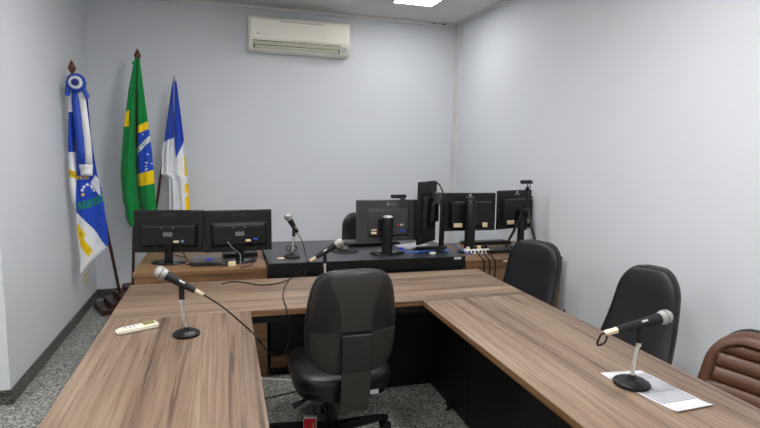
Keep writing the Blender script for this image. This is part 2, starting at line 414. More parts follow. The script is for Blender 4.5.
obj('badge', MB().box(AX0+.13, AX0+.17, AY-.2132, AY-.2121, AZ0+.148, AZ0+.152), M['grey_metal'], t, world=True)

# ------------------------------------------------------------------ outlets
def outlet(name, label, c, nx, ny, mt):
    t = thing(name, label, 'outlet', c)
    if nx:
        obj('plate', MB().box(-.012, .001, -.038, .038, -.06, .06), mt, t, bevel=.003)
        obj('socket', MB().box(-.014, -.0121, -.02, .02, -.03, .03), M['outlet_cream'], t, bevel=.002)
    else:
        obj('plate', MB().box(-.032, .032, -.012, .001, -.055, .055), mt, t, bevel=.003)
        obj('socket', MB().box(-.018, .018, -.014, -.0121, -.03, .03), M['outlet_cream'], t, bevel=.002)
    return t
o_ = onx(669, 360, XR)
outlet('wall_outlet', 'cream wall outlet on the right wall behind the right table', (XR, o_.y, o_.z), 1, 0, M['white'])
o_ = onx(85, 279, XL)
ol = outlet('wall_outlet', 'small cream wall outlet low on the left wall under the hanging flag', (XL, o_.y, o_.z), 1, 0, M['outlet_cream'])
ol.rotation_euler = (0, 0, PI)

# ------------------------------------------------------------------ flags
sd = Vector((.333, .143, 0)).normalized(); sl = Vector((-.143, .333, 0)).normalized()
SO = Vector((-1.055, 5.095, 0)); SANG = math.atan2(sd.y, sd.x)
t = thing('flag_stand', 'dark red stepped wooden stand holding the flag poles in the corner', 'flag stand', SO, SANG)
for k in range(4):
    obj('step', MB().box(.08*k, .70-.08*k, .0+.012*k, .335-.012*k, .05*k+(.0003 if k else 0), .05*k+.05), M['redwood'], t, bevel=.004)
def cloth_fn(rows, y0, fold):
    vs = [r[0] for r in rows]
    def edges(v):
        return np.interp(v, vs, [r[1] for r in rows]), np.interp(v, vs, [r[2] for r in rows])
    def surf(u, v, off=0):
        a, b = edges(v); s = (u-a)/max(b-a, .3)
        yy = y0(v) if callable(y0) else y0
        p = ony(u, v, yy); p.y += fold(s, v) - off
        return p
    return edges, surf
def cloth(name, root, rows, y0, fold, colour, nS=90, nT=420, label=None, th=.003):
    edges, surf = cloth_fn(rows, y0, fold)
    v0, v1 = rows[0][0], rows[-1][0]
    mb = MB(); cols = []
    for j in range(nT+1):
        v = v0+(v1-v0)*j/nT; a, b = edges(v)
        for i in range(nS+1):
            u = a+(b-a)*i/nS
            mb.v.append(tuple(surf(u, v))); cols.append(colour(u, v, i/nS))
    for j in range(nT):
        for i in range(nS):
            k = j*(nS+1)+i; mb.f.append((k, k+1, k+nS+2, k+nS+1))
    o = obj(name, mb, M['cloth'], root, world=True, angle=180, label=label)
    ca = o.data.color_attributes.new('dye', 'FLOAT_COLOR', 'POINT')
    ca.data.foreach_set('color', np.array(cols, dtype=np.float32).ravel())
    s = o.modifiers.new('thickness', 'SOLIDIFY'); s.thickness = th; s.offset = 1
    return surf
def inpoly(u, v, P):
    c = False; j = len(P)-1
    for i in range(len(P)):
        (x1, y1), (x2, y2) = P[i], P[j]
        if (y1 > v) != (y2 > v) and u < (x2-x1)*(v-y1)/(y2-y1)+x1: c = not c
        j = i
    return c
def side(u, v, a, b): return (b[0]-a[0])*(v-a[1])-(b[1]-a[1])*(u-a[0])   # >0 below/right of the line in flag drawing terms
GREEN, YEL, BLU, WHT = srgb(14, 132, 62), srgb(246, 206, 20), srgb(34, 74, 184), srgb(236, 237, 240)
def finial(root, top, sc=1.0, m='finial'):
    pr = [(.004, -.125), (.016, -.123), (.016, -.112), (.010, -.106), (.013, -.098), (.020, -.088), (.031, -.066), (.030, -.058), (.022, -.042), (.012, -.018), (.005, -.002), (.001, 0)]
    mb = MB().lathe([(r*sc, z*sc) for r, z in pr], top, 16); return mb
# --- left flag
p_base = Vector((-.943, 5.30, .1503)); p_top = ony(71.5, 60, 4.88)
t1_ = thing('flag', 'blue and white flag with a rosette, leftmost, leaning against the left wall', 'flag', p_base)
d_ = (p_top-p_base).normalized()
po = obj('pole', MB().tube([p_base, p_top-d_*.11], .0135, 12), M['redwood'], t1_, world=True)
obj('finial', finial(None, p_top), M['finial'], po, world=True)
obj('ring', MB().tube([p_top-d_*.155, p_top-d_*.112], .017, 12), M['brass'], po, world=True)
rows1 = [(76, 70.5, 83), (88, 70, 86), (100, 69.5, 88), (140, 68.5, 92), (165, 69, 96), (178, 69.5, 98.5), (190, 70.5, 102), (203, 72.5, 104.2), (209, 76, 105), (230, 77, 107.3), (244, 78.3, 108.6), (247, 78.6, 107), (255, 79.4, 97.5), (264, 80, 88.5), (272.5, 80.4, 81.6)]
def y1(v): return 4.79
def fold1(s, v):
    k = min(1, (v-76)/60+.15)
    left = -.035*math.exp(-((s-.10)/.11)**2)*min(1, max(0, (215-v)/25)) + .02*math.exp(-((s-.27)/.05)**2)*max(0, min(1, (215-v)/25))
    return k*(.014*math.sin(2*PI*(1.6*s+.1+(v-150)/400)) + left)
STARS = [(83.3, 194.5), (82.6, 190), (84, 186.8), (87, 184.6), (91, 186.2), (92.2, 188), (94, 190.5)]
def star(u, v, c, r):
    du, dv = u-c[0], v-c[1]; rr = math.hypot(du, dv)
    if rr > r: return False
    a = math.atan2(du, -dv) % (2*PI/5); a = abs(a-PI/5)
    return rr < r*.42/math.cos(PI/5-a) if a < 1e9 and False else rr < r*(.45+.55*(a/(PI/5))**1.5)
def leaf(u, v):
    for (cx, cy, dx, dy) in LEAVES:
        a, b = (u-cx)*dx+(v-cy)*dy, -(u-cx)*dy+(v-cy)*dx
        if abs(a) < 3.4 and abs(b) < 1.6*(1-(a/3.4)**2): return True
    return False
LEAVES = []
for k in range(6):
    tt = k/5; cx = 79.5+tt*24; cy = 203.5+3.2*math.sin(PI*(.25+tt*.65))-tt*8.0
    LEAVES.append((cx, cy-2.0, .55, -.83)); LEAVES.append((cx+.8, cy+2.0, .88, -.47))
RIB = [(76.2, 222), (80, 226.5), (86.5, 234.5), (84.2, 238.5), (89.5, 246), (93.3, 253.5), (90.3, 252.5), (89, 258.5), (85.5, 252.5), (81, 246.5), (78.6, 240), (77, 232)]
RIB2 = [(66, 168), (70, 168.5), (76.5, 172.5), (76.5, 178.5), (70, 176.5), (66, 176)]
def col1(u, v, s):
    if u < 76.3 and v < 208:
        if inpoly(u, v, RIB2): return YEL
        if v < 112: return WHT
        if v < 152 and side(u, v, (69, 152), (76, 157)) < 0: return BLU if not (74 < u and 140 < v) else srgb(90, 90, 95)
        return WHT
    if inpoly(u, v, RIB): return YEL
    for i, c in enumerate(STARS):
        if star(u, v, c, 1.9): return WHT if i != 0 else YEL
    if v < 213 and leaf(u, v): return srgb(30, 128, 92)
    if u > 88 and inpoly(u, v, [(90.5, 182.5), (96, 175), (99, 179), (101.5, 196), (98, 193)]): return WHT
    if u > 76 and 176 < v < 179.5 and u < 88: return YEL if (u*1.3) % 3 < 1.6 else BLU
    b = np.interp(u, [76, 84, 95, 106.5, 110], [212.5, 219, 231, 246, 250])
    return BLU if v < b else WHT
s1 = cloth('cloth', t1_, rows1, y1, fold1, col1, 110, 520)
def flag_text(root, surf, txt, size, c, ang, m, off=.006, name='lettering'):
    ca, sa = math.cos(ang), math.sin(ang)
    return obj(name, letters(txt, size, lambda x, y: surf(c[0]+x*ca+y*sa, c[1]+x*sa-y*ca, off)), m, root, world=True, angle=180)
flag_text(t1_, s1, 'ST', 6.0, (72.6, 173.3), .25, M['letter_dark'], .008)
flag_text(t1_, s1, 'M', 4.5, (80.2, 234.2), .95, M['letter_dark'], .006)
# rosette and ribbons
rc = ony(75.8, 82.5, 4.73)
ro = MB()
n = 72
def disc_ring(c, r0, r1, z0, z1, wav, n=72):
    mb = MB(); rs = []
    for (r, dy) in ((r0, z0), ((r0+r1)/2, z0-.008), (r1, z1)):
        rs.append([(c.x+(r+(wav*math.cos(k*PI/3) if r == r1 else 0))*math.cos(2*PI*k/n), c.y+dy-(wav*1.3*math.cos(k*PI/3+1) if r > r0 else 0), c.z+(r)*math.sin(2*PI*k/n)) for k in range(n)])
    mb.rings(rs, cap=True); return mb
rs_ = obj('rosette', disc_ring(rc, .04, .072, -.004, .006, .003), M['blue_cloth'], t1_, world=True, label='pleated blue and white rosette')
obj('white_ring', disc_ring(rc+Vector((0, -.014, 0)), .026, .050, -.004, .002, .002), M['white_cloth'], rs_, world=True)
obj('button', MB().rings([[(rc.x+r*math.cos(2*PI*k/24), rc.y-.024+dy, rc.z+r*math.sin(2*PI*k/24)) for k in range(24)] for r, dy in ((.028, .006), (.027, -.004), (.02, -.010), (.006, -.012))]), M['navy'], rs_, world=True)
def strip(px, y0, m, name, root):
    mb = MB(); rs = []
    for i, (v, a, b) in enumerate(px):
        yy = y0+.006*math.sin(i*1.3)
        A, B = ony(a, v, yy), ony(b, v, yy+.004)
        rs.append([A, B, B+Vector((0, .004, 0)), A+Vector((0, .004, 0))])
    mb.rings(rs); return obj(name, mb, m, root, world=True, angle=180)
strip([(88, 71.5, 77), (100, 71.5, 79), (112, 72.5, 80.5), (125, 74, 82), (140, 76, 84), (153, 77.3, 84.8), (166, 78.6, 85.4)], 4.745, M['blue_cloth'], 'ribbon', rs_)
strip([(88, 77, 83.5), (100, 79, 85.8), (112, 80.5, 87.4), (125, 82, 89), (140, 84, 91), (153, 84.8, 92), (166, 85.4, 92.6)], 4.75, M['white_cloth'], 'ribbon', rs_)
fr_ = strip([(164.6, 79, 92.6), (167, 79.2, 93), (171, 80, 92.4), (171.4, 80.3, 92.8), (175.6, 81, 92.4)], 4.738, M['white_cloth'], 'fringe', rs_)
for a, b in (((69.5, 78), (67.5, 96)), ((82.5, 84), (87, 98))):
    A, B = ony(*a, 4.745), ony(*b, 4.745)
    obj('bow_loop', MB().pillow([(A.z, A.x, A.y, .008, .01), (A.z*.6+B.z*.4, (A.x+B.x)/2-.004, A.y, .016, .014), (B.z*.85+A.z*.15, B.x, B.y, .018, .014), (B.z, B.x, B.y, .012, .01)], 16), M['blue_cloth'], rs_, world=True)
# --- green flag
p_base = Vector((-.845, 5.40, .2003)); p_top = ony(137.2, 48.5, 5.40)
t2_ = thing('flag', 'green national flag with yellow diamond and blue globe, middle one of the three flags', 'flag', p_base)
d_ = (p_top-p_base).normalized()
po = obj('pole', MB().tube([p_base, p_top-d_*.11], .0135, 12), M['redwood'], t2_, world=True)
obj('finial', finial(None, p_top), M['finial'], po, world=True)
rows2 = [(58, 135.2, 138.6), (62, 134, 140), (70, 132.5, 141), (90, 128.8, 143.6), (100, 127.6, 145), (131, 123.8, 149), (150, 122.2, 151.4), (171, 120.7, 153.5), (185, 121.4, 154.6), (203, 123.2, 156), (205, 124.6, 156.2), (212, 125.4, 156.8), (221, 127, 157.2), (226, 130.5, 157.4)]
def fold2(s, v):
    k = min(1, (v-56)/70+.1)
    d = (s-.47)
    crease = .07*math.exp(-(d/.05)**2) if d < 0 else .07*math.exp(-(d/.09)**2)
    return k*(crease - .035*math.sin(PI*min(1, s/.47))*(s < .47) - .03*math.sin(PI*max(0, (s-.5)/.5)) + .010*math.sin(2*PI*(3.2*s+v/160)))
def ln(u, a, b): return a[1]+(b[1]-a[1])*(u-a[0])/(b[0]-a[0])
WSTARS = [(143.5, 134.5), (148, 154.3), (146.4, 162.5), (147.6, 162.5), (146.5, 166), (147.5, 168.6), (151.7, 163.5), (146.2, 169.5)]
def col2(u, v, s):
    if s < .47:
        if u < 130 and 110+abs(u-129)*.8 < v < 126.5: return YEL
        return GREEN
    y0_, y1_ = ln(u, (134.5, 127.7), (145.8, 122.3)), ln(u, (135.4, 134.8), (146.4, 130))
    b1, b2 = ln(u, (140, 173.5), (154, 169.5)), ln(u, (141, 186), (155, 183))
    if v < y0_ or v > b2: return GREEN
    if v < y1_ or v > b1: return YEL
    w1 = ln(u, (136.4, 149.5), (150.5, 134.5))
    if w1 < v < w1+6.0: return WHT
    for c in WSTARS:
        if math.hypot(u-c[0], v-c[1]) < .75: return WHT
    return BLU
s2 = cloth('cloth', t2_, rows2, 5.33, fold2, col2, 110, 520)
flag_text(t2_, s2, 'E PROG', 4.3, (144.3, 144.3), -.80, M['letter_green'], .007)
kn = ony(138, 61.5, 5.36)
obj('tie', MB().tube([ony(132.3, 63.5, 5.36), ony(134, 61.8, 5.355), kn, ony(140, 60, 5.36)], [.010, .007, .012, .008], 8, smooth=4), M['green_cloth'], t2_, world=True)
# --- third flag
p_base = Vector((-.735, 5.425, .2003)); p_top = ony(174.6, 75.5, 5.50)
t3_ = thing('flag', 'blue, white and yellow flag, rightmost and lowest of the three flags', 'flag', p_base)
d_ = (p_top-p_base).normalized()
po = obj('pole', MB().tube([p_base, p_top-d_*.06], .0125, 12), M['redwood'], t3_, world=True)
obj('tip', MB().tube([p_top-d_*.065, p_top-d_*.04, p_top], [.012, .008, .002], 10), M['grey_metal'], po, world=True)
rows3 = [(81, 173, 176.2), (90, 171.8, 177.3), (100, 170.8, 178.6), (120, 167.5, 181.2), (141, 164, 183.8), (150, 162.3, 184.4), (174, 161, 187), (175.5, 164, 187.2), (178, 168.6, 187.4), (195, 169.3, 189), (214, 169.6, 190.4)]
def fold3(s, v):
    k = min(1, (v-80)/60+.1)
    return k*(.022*math.sin(2*PI*(2.3*s+.2)) + .03*math.exp(-((s-.42)/.07)**2))
def col3(u, v, s):
    if u < 173.6:
        if v < ln(u, (163.5, 142), (173.6, 137.5)): return BLU
    elif v < 158.5 and v < ln(u, (176, 158.5), (184, 141)) and u > 174 - 0: 
        if v < 137.5+ (u-173.6)*8.8: return BLU
    ye = np.interp(v, [150, 158, 210], [186, 184, 185.6])
    if u > ye and v > 154:
        return WHT if (176 < v < 184 and u < 187.5) or (193 < v < 197 and u < 188) else YEL
    return WHT
s3 = cloth('cloth', t3_, rows3, 5.42, fold3, col3, 90, 420)

# ------------------------------------------------------------------ chairs
def interp_rows(keys, n, lean):
    zs = [k[0] for k in keys]; out = []
    for i in range(n+1):
        q = .5-.5*math.cos(PI*i/n); z = zs[0]+(zs[-1]-zs[0])*q
        out.append((z, 0, lean(z), float(np.interp(z, zs, [k[1] for k in keys])), float(np.interp(z, zs, [k[2] for k in keys]))))
    return out
def round_outline(z0, z1, hw, ht, rb, rt, taper=0.0):
    """keys for a rounded-rectangle upright pad; rb and rt are corner radii at bottom and top"""
    ks = []
    for a in np.linspace(0, PI/2, 9):
        ks.append((z0+rb*(1-math.cos(a)), hw-rb+rb*math.sin(a), ht*(.25+.75*math.sin(a)**.6)))
    for f in (.25, .5, .75):
        ks.append((z0+rb+(z1-z0-rb-rt)*f, hw, ht))
    for a in np.linspace(PI/2, 0, 9):
        ks.append((z1-rt*(1-math.sin(PI/2-(PI/2-a)))*1.0 if False else z1-rt+rt*math.cos(a), hw-rt+rt*math.sin(a), ht*(.25+.75*math.sin(a)**.6)))
    return [(z, w*(1-taper*(z-z0)/(z1-z0)), t_) for z, w, t_ in ks]
def chair_base(t, R=.30, col_top=.40, oy=0):
    obj('column', MB().lathe([(.024, .10), (.024, .27), (.019, .271), (.019, col_top)], c=(0, oy, 0), n=16), M['plastic'], t)
    obj('hub', MB().lathe([(.03, .055), (.042, .06), (.042, .115), (.032, .125)], c=(0, oy, 0), n=20), M['plastic'], t)
    for k in range(5):
        a = 2*PI*k/5+BASE_ROT; c, s = math.cos(a), math.sin(a)
        def P(r, q, z): return (c*r-s*q, oy+s*r+c*q, z)
        rs = []
        for r, wd, z0, z1 in ((.036, .028, .062, .11), (.15, .026, .066, .105), (R-.015, .020, .062, .085), (R+.012, .012, .062, .078)):
            rs.append([P(r, -wd, z0), P(r, wd, z0), P(r, wd*.7, z1), P(r, -wd*.7, z1)])
        lg = obj('leg', MB().rings(rs), M['plastic'], t, bevel=.004)
        cm = MB()
        cm.tube([P(R-.012, 0, .064), P(R-.012, 0, .04)], .008, 8)
        for sg in (-1, 1):
            cm.tube([P(R-.005, sg*.008, .0262), P(R-.005, sg*.026, .0262)], .026, 18)
        obj('caster', cm, M['rubber'], lg)
BASE_ROT = .0
# foreground task chair, local: faces +y
BASE_ROT = .22
CX, CY = .535, 2.43
t = thing('office_chair', 'black office chair seen from behind in the opening between the tables', 'chair', (CX, CY, 0), math.radians(1))
def lean_b(z): return -.235 - .10*(z-.5) + .05*math.cos((z-.72)*6)*0
keys = [(.478, .06, .012), (.485, .105, .020), (.50, .140, .026), (.53, .172, .030), (.58, .192, .033), (.66, .200, .034), (.76, .199, .034), (.86, .190, .033), (.93, .178, .031), (.975, .163, .028), (1.00, .147, .025), (1.015, .125, .022), (1.026, .095, .017), (1.031, .055, .010)]
keys = [(1.034-(1.031-z)*.86, a, b) for z, a, b in keys]
def wrap(p): return (p[0], p[1]+1.1*p[0]**2, p[2])
rows = interp_rows(keys, 46, lean_b)
obj('back_shell', MB().pillow(rows, 56, 2.6, wrap), M['shell_dark'], t, angle=60)
obj('backrest', MB().pillow([(z, cx, cy+.036, hw*1.015+.004, ht*1.1+.004) for z, cx, cy, hw, ht in rows], 56, 2.6, wrap), M['leather'], t, angle=60)
def rear(x, z, off=0):
    zs = [k[0] for k in keys]; hw = float(np.interp(z, zs, [k[1] for k in keys])); ht = float(np.interp(z, zs, [k[2] for k in keys]))
    q = max(0, 1-abs(x/hw)**2.6)**(1/2.6)
    return (x, lean_b(z)-ht*q+1.1*x*x-off, z)
def rear_patch(zs, xl, xr, th, nx=14):
    mb = MB(); rows_o, rows_i = [], []
    nz_ = len(zs)
    def grid(off):
        return [[rear(xl(z)+(xr(z)-xl(z))*i/nx, z, off) for i in range(nx+1)] for z in zs]
    A, B = grid(th), grid(-.004)
    vs = [p for r in A for p in r]+[p for r in B for p in r]; N = len(vs)//2; W = nx+1; fs = []
    for j in range(nz_-1):
        for i in range(nx):
            k = j*W+i; fs.append((k, k+1, k+W+1, k+W)); fs.append((N+k+W, N+k+W+1, N+k+1, N+k))
    rim = [i for i in range(W)]+[j*W+nx for j in range(1, nz_)]+[(nz_-1)*W+i for i in range(nx-1, -1, -1)]+[j*W for j in range(nz_-2, 0, -1)]
    for a in range(len(rim)):
        b = (a+1) % len(rim); fs.append((rim[a], N+rim[a], N+rim[b], rim[b]))
    return mb.add(vs, fs)
cw = lambda z: float(np.interp(z, [.76, .78, .82, .86, .91, .955, .99, 1.01], [.066, .066, .067, .073, .085, .105, .118, .105]))
obj('centre_panel', rear_patch(np.linspace(.772, 1.018, 20), lambda z: -cw(z), cw, .004), M['shell'], t, bevel=.001)
hwk = lambda z: float(np.interp(z, [k[0] for k in keys], [k[1] for k in keys]))
for sg in (-1, 1):
    if sg < 0: obj('lower_panel', rear_patch(np.linspace(.585, .764, 16), lambda z: -hwk(z)*.965, lambda z: -.071, .004, 8), M['shell'], t)
    else: obj('lower_panel', rear_patch(np.linspace(.585, .764, 16), lambda z: .071, lambda z: hwk(z)*.965, .004, 8), M['shell'], t)
jm = MB()
jp = [(-.308, .70), (-.304, .66), (-.300, .58), (-.294, .52), (-.287, .46), (-.272, .41), (-.24, .385), (-.10, .383)]
obj('back_bar', MB().rings([[(-.067, y-.006, z-.006 if y > -.26 else z), (.067, y-.006, z-.006 if y > -.26 else z), (.062, y+.012, z+.012 if y > -.26 else z), (-.062, y+.012, z+.012 if y > -.26 else z)] for y, z in jp]), M['shell'], t, bevel=.004)
obj('bar_cover', MB().rings([[(-.070, y-.014, z), (.070, y-.014, z), (.068, y+.004, z), (-.068, y+.004, z)] for y, z in [(-.306, .764), (-.306, .70), (-.304, .61), (-.302, .602)]]), M['shell_dark'], t, bevel=.004)
def seat_pad(z0, z1, hw, hd, cy): 
    zs = np.linspace(0, 1, 14); rr = []
    for q in zs:
        e = (1-abs(2*q-1)**3.2)**(1/2.6)
        rr.append((z0+(z1-z0)*q, 0, cy, hw-.05+.05*e, hd-.05+.05*e))
    return MB().pillow(rr, 56, 3.4)
obj('seat', seat_pad(.425, .515, .238, .245, .05), M['leather'], t, angle=60)
obj('seat_pan', seat_pad(.395, .440, .225, .23, .05), M['plastic'], t, angle=60)
obj('label_tag', MB().box(.095, .135, -.204, -.1985, .432, .452), M['sticker'], t, label='small white label')
obj('mechanism', MB().box(-.07, .07, -.12, .22, .355, .393), M['plastic'], t, bevel=.006)
obj('lever', MB().tube([(-.06, -.02, .372), (-.15, -.03, .366), (-.20, -.035, .345), (-.235, -.04, .335)], [.006, .006, .012, .016], 10, smooth=3), M['plastic'], t)
chair_base(t, .33, .36, .16)

# executive chairs of the right side and behind the desk; local: faces +y, origin on floor below the seat
def exec_chair(label, loc, rz, top=.95, bot=.45, hw=.235, back_y=-.25, rt=.12, grp=None, lean=.16, taper=.08):
    t = thing('leather_chair', label, 'chair', loc, rz, grp)
    ks = round_outline(bot, top, hw, .048, .07, rt, taper)
    ln_ = lambda z: back_y-lean*(z-bot)-.03*math.sin(PI*(z-bot)/(top-bot))
    wr = lambda p: (p[0], p[1]+.55*p[0]**2, p[2])
    obj('backrest', MB().pillow(interp_rows(ks, 40, ln_), 56, 3.0, wr), M['leather'], t, angle=60)
    ks2 = [(z, max(.01, a-.012), b*.5) for z, a, b in ks]
    obj('back_shell', MB().pillow([(z, x, y-.036, a, b) for z, x, y, a, b in interp_rows(ks2, 40, ln_)], 48, 3.0, wr), M['plastic'], t, angle=60)
    obj('seat', seat_pad(.40, .50, .245, .235, .0), M['leather'], t, angle=60)
    obj('seat_pan', seat_pad(.375, .41, .225, .21, .0), M['plastic'], t, angle=60)
    obj('back_bar', MB().rings([[(-.035, y-.008, z-.008), (.035, y-.008, z-.008), (.035, y+.008, z+.008), (-.035, y+.008, z+.008)] for y, z in [(0, .372), (-.20, .375), (back_y-.045, .41), (back_y-.062, .50), (back_y-.075, .62)]]), M['plastic'], t, bevel=.003)
    chair_base(t, .28, .375)
    return t
BASE_ROT = .3
CH2 = exec_chair('black leather chair at the right table, farther of the two, near the tripod camera', (1.72, 2.97, 0), PI/2+.35, top=.955, back_y=-.2, hw=.218, lean=.25, taper=.10, rt=.13)
CH3 = exec_chair('black leather chair behind the right table microphone, in front of the wall outlet', (1.85, 2.14, 0), PI/2+.28, top=.965, back_y=-.2, hw=.215, lean=.27, taper=.30, rt=.14)
jc = ony(368, 215, 4.85)
CHJ = exec_chair('black leather chair behind the black desk, partly hidden by the monitors', (jc.x, 4.62, 0), PI, top=.925, hw=.25)
# brown ribbed chair
t = thing('leather_chair', 'brown ribbed leather chair at the near end of the right table', 'chair', (1.875, 1.485, 0), PI/2+.2)
BB, BT_, BH = .40, .815, .262
bl = lambda z: -.20-.26*(z-BB)
def bw(z):
    r = .15; h = BH*(1-.12*(z-BB)/(BT_-BB))
    if z > BT_-r: return h-r+math.sqrt(max(0, r*r-(z-BT_+r)**2))
    return h
def rib_front(x, z):
    e = min(bw(z)-abs(x), BT_-z, 1)       # distance to the outline
    dx = BH*(1-.12*(z-BB)/(BT_-BB))-abs(x); dz = BT_-z
    r = .15
    if dx < r and dz < r: e = r-math.hypot(r-dx, r-dz)
    else: e = min(dx, dz)
    e = max(0, min(e, z-BB))
    bdr = .058
    if e < bdr:
        q = e/bdr; return .050*math.sqrt(max(0, 1-(1-min(1, q*1.35))**2))*(1 if q < .74 else 1-.45*((q-.74)/.26)**2)
    ph = ((z-BB)/.062) % 1
    return .026+.020*math.sqrt(max(0, 1-(2*ph-1)**2))
mb = MB(); nx, nz2 = 60, 130; gv = []
for j in range(nz2+1):
    z = BB+(BT_-BB)*j/nz2
    for i in range(nx+1):
        x = bw(z)*(2*i/nx-1)
        gv.append((x, bl(z)+.5*x*x+rib_front(x, z), z))
fs = [(j*(nx+1)+i, j*(nx+1)+i+1, (j+1)*(nx+1)+i+1, (j+1)*(nx+1)+i) for j in range(nz2) for i in range(nx)]
N = len(gv)
for j in range(nz2+1):
    z = BB+(BT_-BB)*j/nz2
    for i in range(nx+1):
        x = bw(z)*(2*i/nx-1); gv.append((x, bl(z)+.5*x*x-.012, z))
fs += [(N+(j+1)*(nx+1)+i, N+(j+1)*(nx+1)+i+1, N+j*(nx+1)+i+1, N+j*(nx+1)+i) for j in range(nz2) for i in range(nx)]
W = nx+1
rim = list(range(W))+[j*W+nx for j in range(1, nz2+1)]+[nz2*W+i for i in range(nx-1, -1, -1)]+[j*W for j in range(nz2-1, 0, -1)]
for a in range(len(rim)):
    b = (a+1) % len(rim); fs.append((rim[a], N+rim[a], N+rim[b], rim[b]))
obj('backrest', mb.add(gv, fs), M['brown'], t, angle=50, label='brown leather back with horizontal ribs')
ksb = round_outline(BB-.01, BT_+.006, BH-.004, .02, .06, .15, .12)
obj('back_shell', MB().pillow([(z, x, y-.032, a, b) for z, x, y, a, b in interp_rows(ksb, 36, bl)], 48, 3.2, lambda p: (p[0], p[1]+.5*p[0]**2, p[2])), M['plastic'], t, angle=60, label='black outer shell')
obj('seat', seat_pad(.40, .49, .25, .235, .0), M['brown'], t, angle=60)
obj('seat_pan', seat_pad(.375, .41, .225, .21, .0), M['plastic'], t, angle=60)
obj('back_bar', MB().rings([[(-.035, y-.008, z-.008), (.035, y-.008, z-.008), (.035, y+.008, z+.008), (-.035, y+.008, z+.008)] for y, z in [(0, .372), (-.2, .375), (-.25, .41), (-.258, .50), (-.262, .6)]]), M['plastic'], t, bevel=.003)
chair_base(t, .28, .375)

# ------------------------------------------------------------------ monitors; local: back faces -y, origin on the desk under the panel
def screen_back(t, W, H, zc, tilt, y0=0, x0=0, bulge=.035, inset=(.13, .20), body='plastic', by=0):
    ct, st = math.cos(tilt), math.sin(tilt)
    def X(x, y, z): return (x0+x, y0+y*ct+z*st, zc+z*ct)       # tilts the top away from the back
    d = .016
    q = lambda a, b, y: [X(-a, y, -b), X(a, y, -b), X(a, y, b), X(-a, y, b)]
    cas = obj('casing', MB().frustum(q(W/2-.004, H/2-.004, -.012), q(W/2, H/2, 0)).frustum(q(W/2, H/2, .0002), q(W/2, H/2, .014)), M[body], t, bevel=.003)
    obj('screen', MB().frustum(q(W/2-.014, H/2-.014, .0143), q(W/2-.014, H/2-.014, .0155)), M['gloss'], t)
    a0, b0 = W/2-inset[0]*W/2, H/2-inset[1]*H/2
    off = by
    def qq(a, b, y, oz): return [X(-a, y, -b+oz), X(a, y, -b+oz), X(a, y, b+oz), X(-a, y, b+oz)]
    bu = obj('back_housing', MB().frustum(qq(a0-.018, b0-.018, -.012-bulge, off), qq(a0, b0, -.0122, off)), M[body], t, bevel=.004)
    return X, bu, a0, b0
def slats(X, a0, b0, bulge, off, parent):
    mb = MB()
    for k in range(34):
        x = -a0*.82+2*a0*.82*k/33
        z0, z1, y = b0-.030+off, b0-.019+off, -.0125-bulge
        mb.frustum([X(x, y, z0), X(x+.005, y, z0), X(x+.005, y, z1), X(x, y, z1)], [X(x, y-.0012, z0), X(x+.005, y-.0012, z0), X(x+.005, y-.0012, z1), X(x, y-.0012, z1)])
    obj('vent', mb, M['grey_plastic'], parent)
def plug(t, X, x, z, bulge, m, ln=.03, w=.014, name='plug', h=.007):
    y = -.0125-bulge
    mb = MB().frustum([X(x-w, y-ln*.5, z-h), X(x+w, y-ln*.5, z-h), X(x+w, y-ln*.5, z+h), X(x-w, y-ln*.5, z+h)], [X(x-w, y, z-h), X(x+w, y, z-h), X(x+w, y, z+h), X(x-w, y, z+h)])
    return obj(name, mb, M[m], t, bevel=.002)
def logo(t, X, txt, size, x, z, y, m, name='logo', stretch=1.0, vertical=False):
    f = (lambda a, b: X(x+a, y, z+b)) if not vertical else (lambda a, b: X(x-b, y, z+a))
    return obj(name, letters(txt, size, f, stretch), M[m], t, angle=180)
def stadium_base(t, rx, ry, h, y=0, m='gloss'):
    n = 36; rs = []
    for r, z in ((1, 0), (1, h*.5), (.94, h*.85), (.5, h), (.12, h)):
        rs.append([(rx*r*math.cos(2*PI*k/n), y+ry*r*math.sin(2*PI*k/n), z) for k in range(n)])
    return obj('base', MB().rings(rs), M[m], t)
def twin(label, uv, yaw, z_desk, W, H, zc, has_vga):
    b = onz(*uv, z_desk)
    t = thing('monitor', label, 'monitor', (b.x, b.y, z_desk), yaw)
    stadium_base(t, .115, .075, .014)
    X, bu, a0, b0 = screen_back(t, W, H, zc, .05, .03, bulge=.032, inset=(.17, .42), by=-.022)
    obj('neck', MB().box(-.026, .026, -.012, .014, .012, zc-.03), M['gloss'], t, bevel=.004)
    slats(X, a0, b0, .032, -.022, bu)
    logo(t, X, 'AOC', .030, .004, H/2-.030, -.0135, 'logo_dim', stretch=1.5)
    obj('label_sticker', MB().frustum([X(-.03, -.0455, -.028), X(.03, -.0455, -.028), X(.03, -.0455, .0), X(-.03, -.0455, .0)], [X(-.03, -.044, -.028), X(.03, -.044, -.028), X(.03, -.044, .0), X(-.03, -.044, .0)]), M['grey_metal'], bu)
    obj('screw', MB().tube([X(-.04, -.045, .03), X(-.04, -.047, .03)], .003, 8).tube([X(.035, -.045, .03), X(.035, -.047, .03)], .003, 8), M['sticker'], bu)
    plug(bu, X, .055, -.062, .032, 'beige', .03, .017)
    if has_vga: plug(bu, X, .105, -.055, .032, 'blue', .03, .014)
    else: plug(bu, X, .095, -.060, .032, 'ink_blue', .006, .008, 'port')
    plug(bu, X, -.085, -.055, .032, 'plastic', .04, .012)
    return t, X
W_, H_ = .455, .288
mA, XA_ = twin('black monitor seen from behind on the wooden desk, leftmost one', (169, 263), math.radians(-8), TZ, W_, H_, .212, False)
mB, XB_ = twin('black monitor seen from behind with a blue plug, beside the black desk', (239.8, 261.5), math.radians(6), TZ, W_, H_, .212, True)
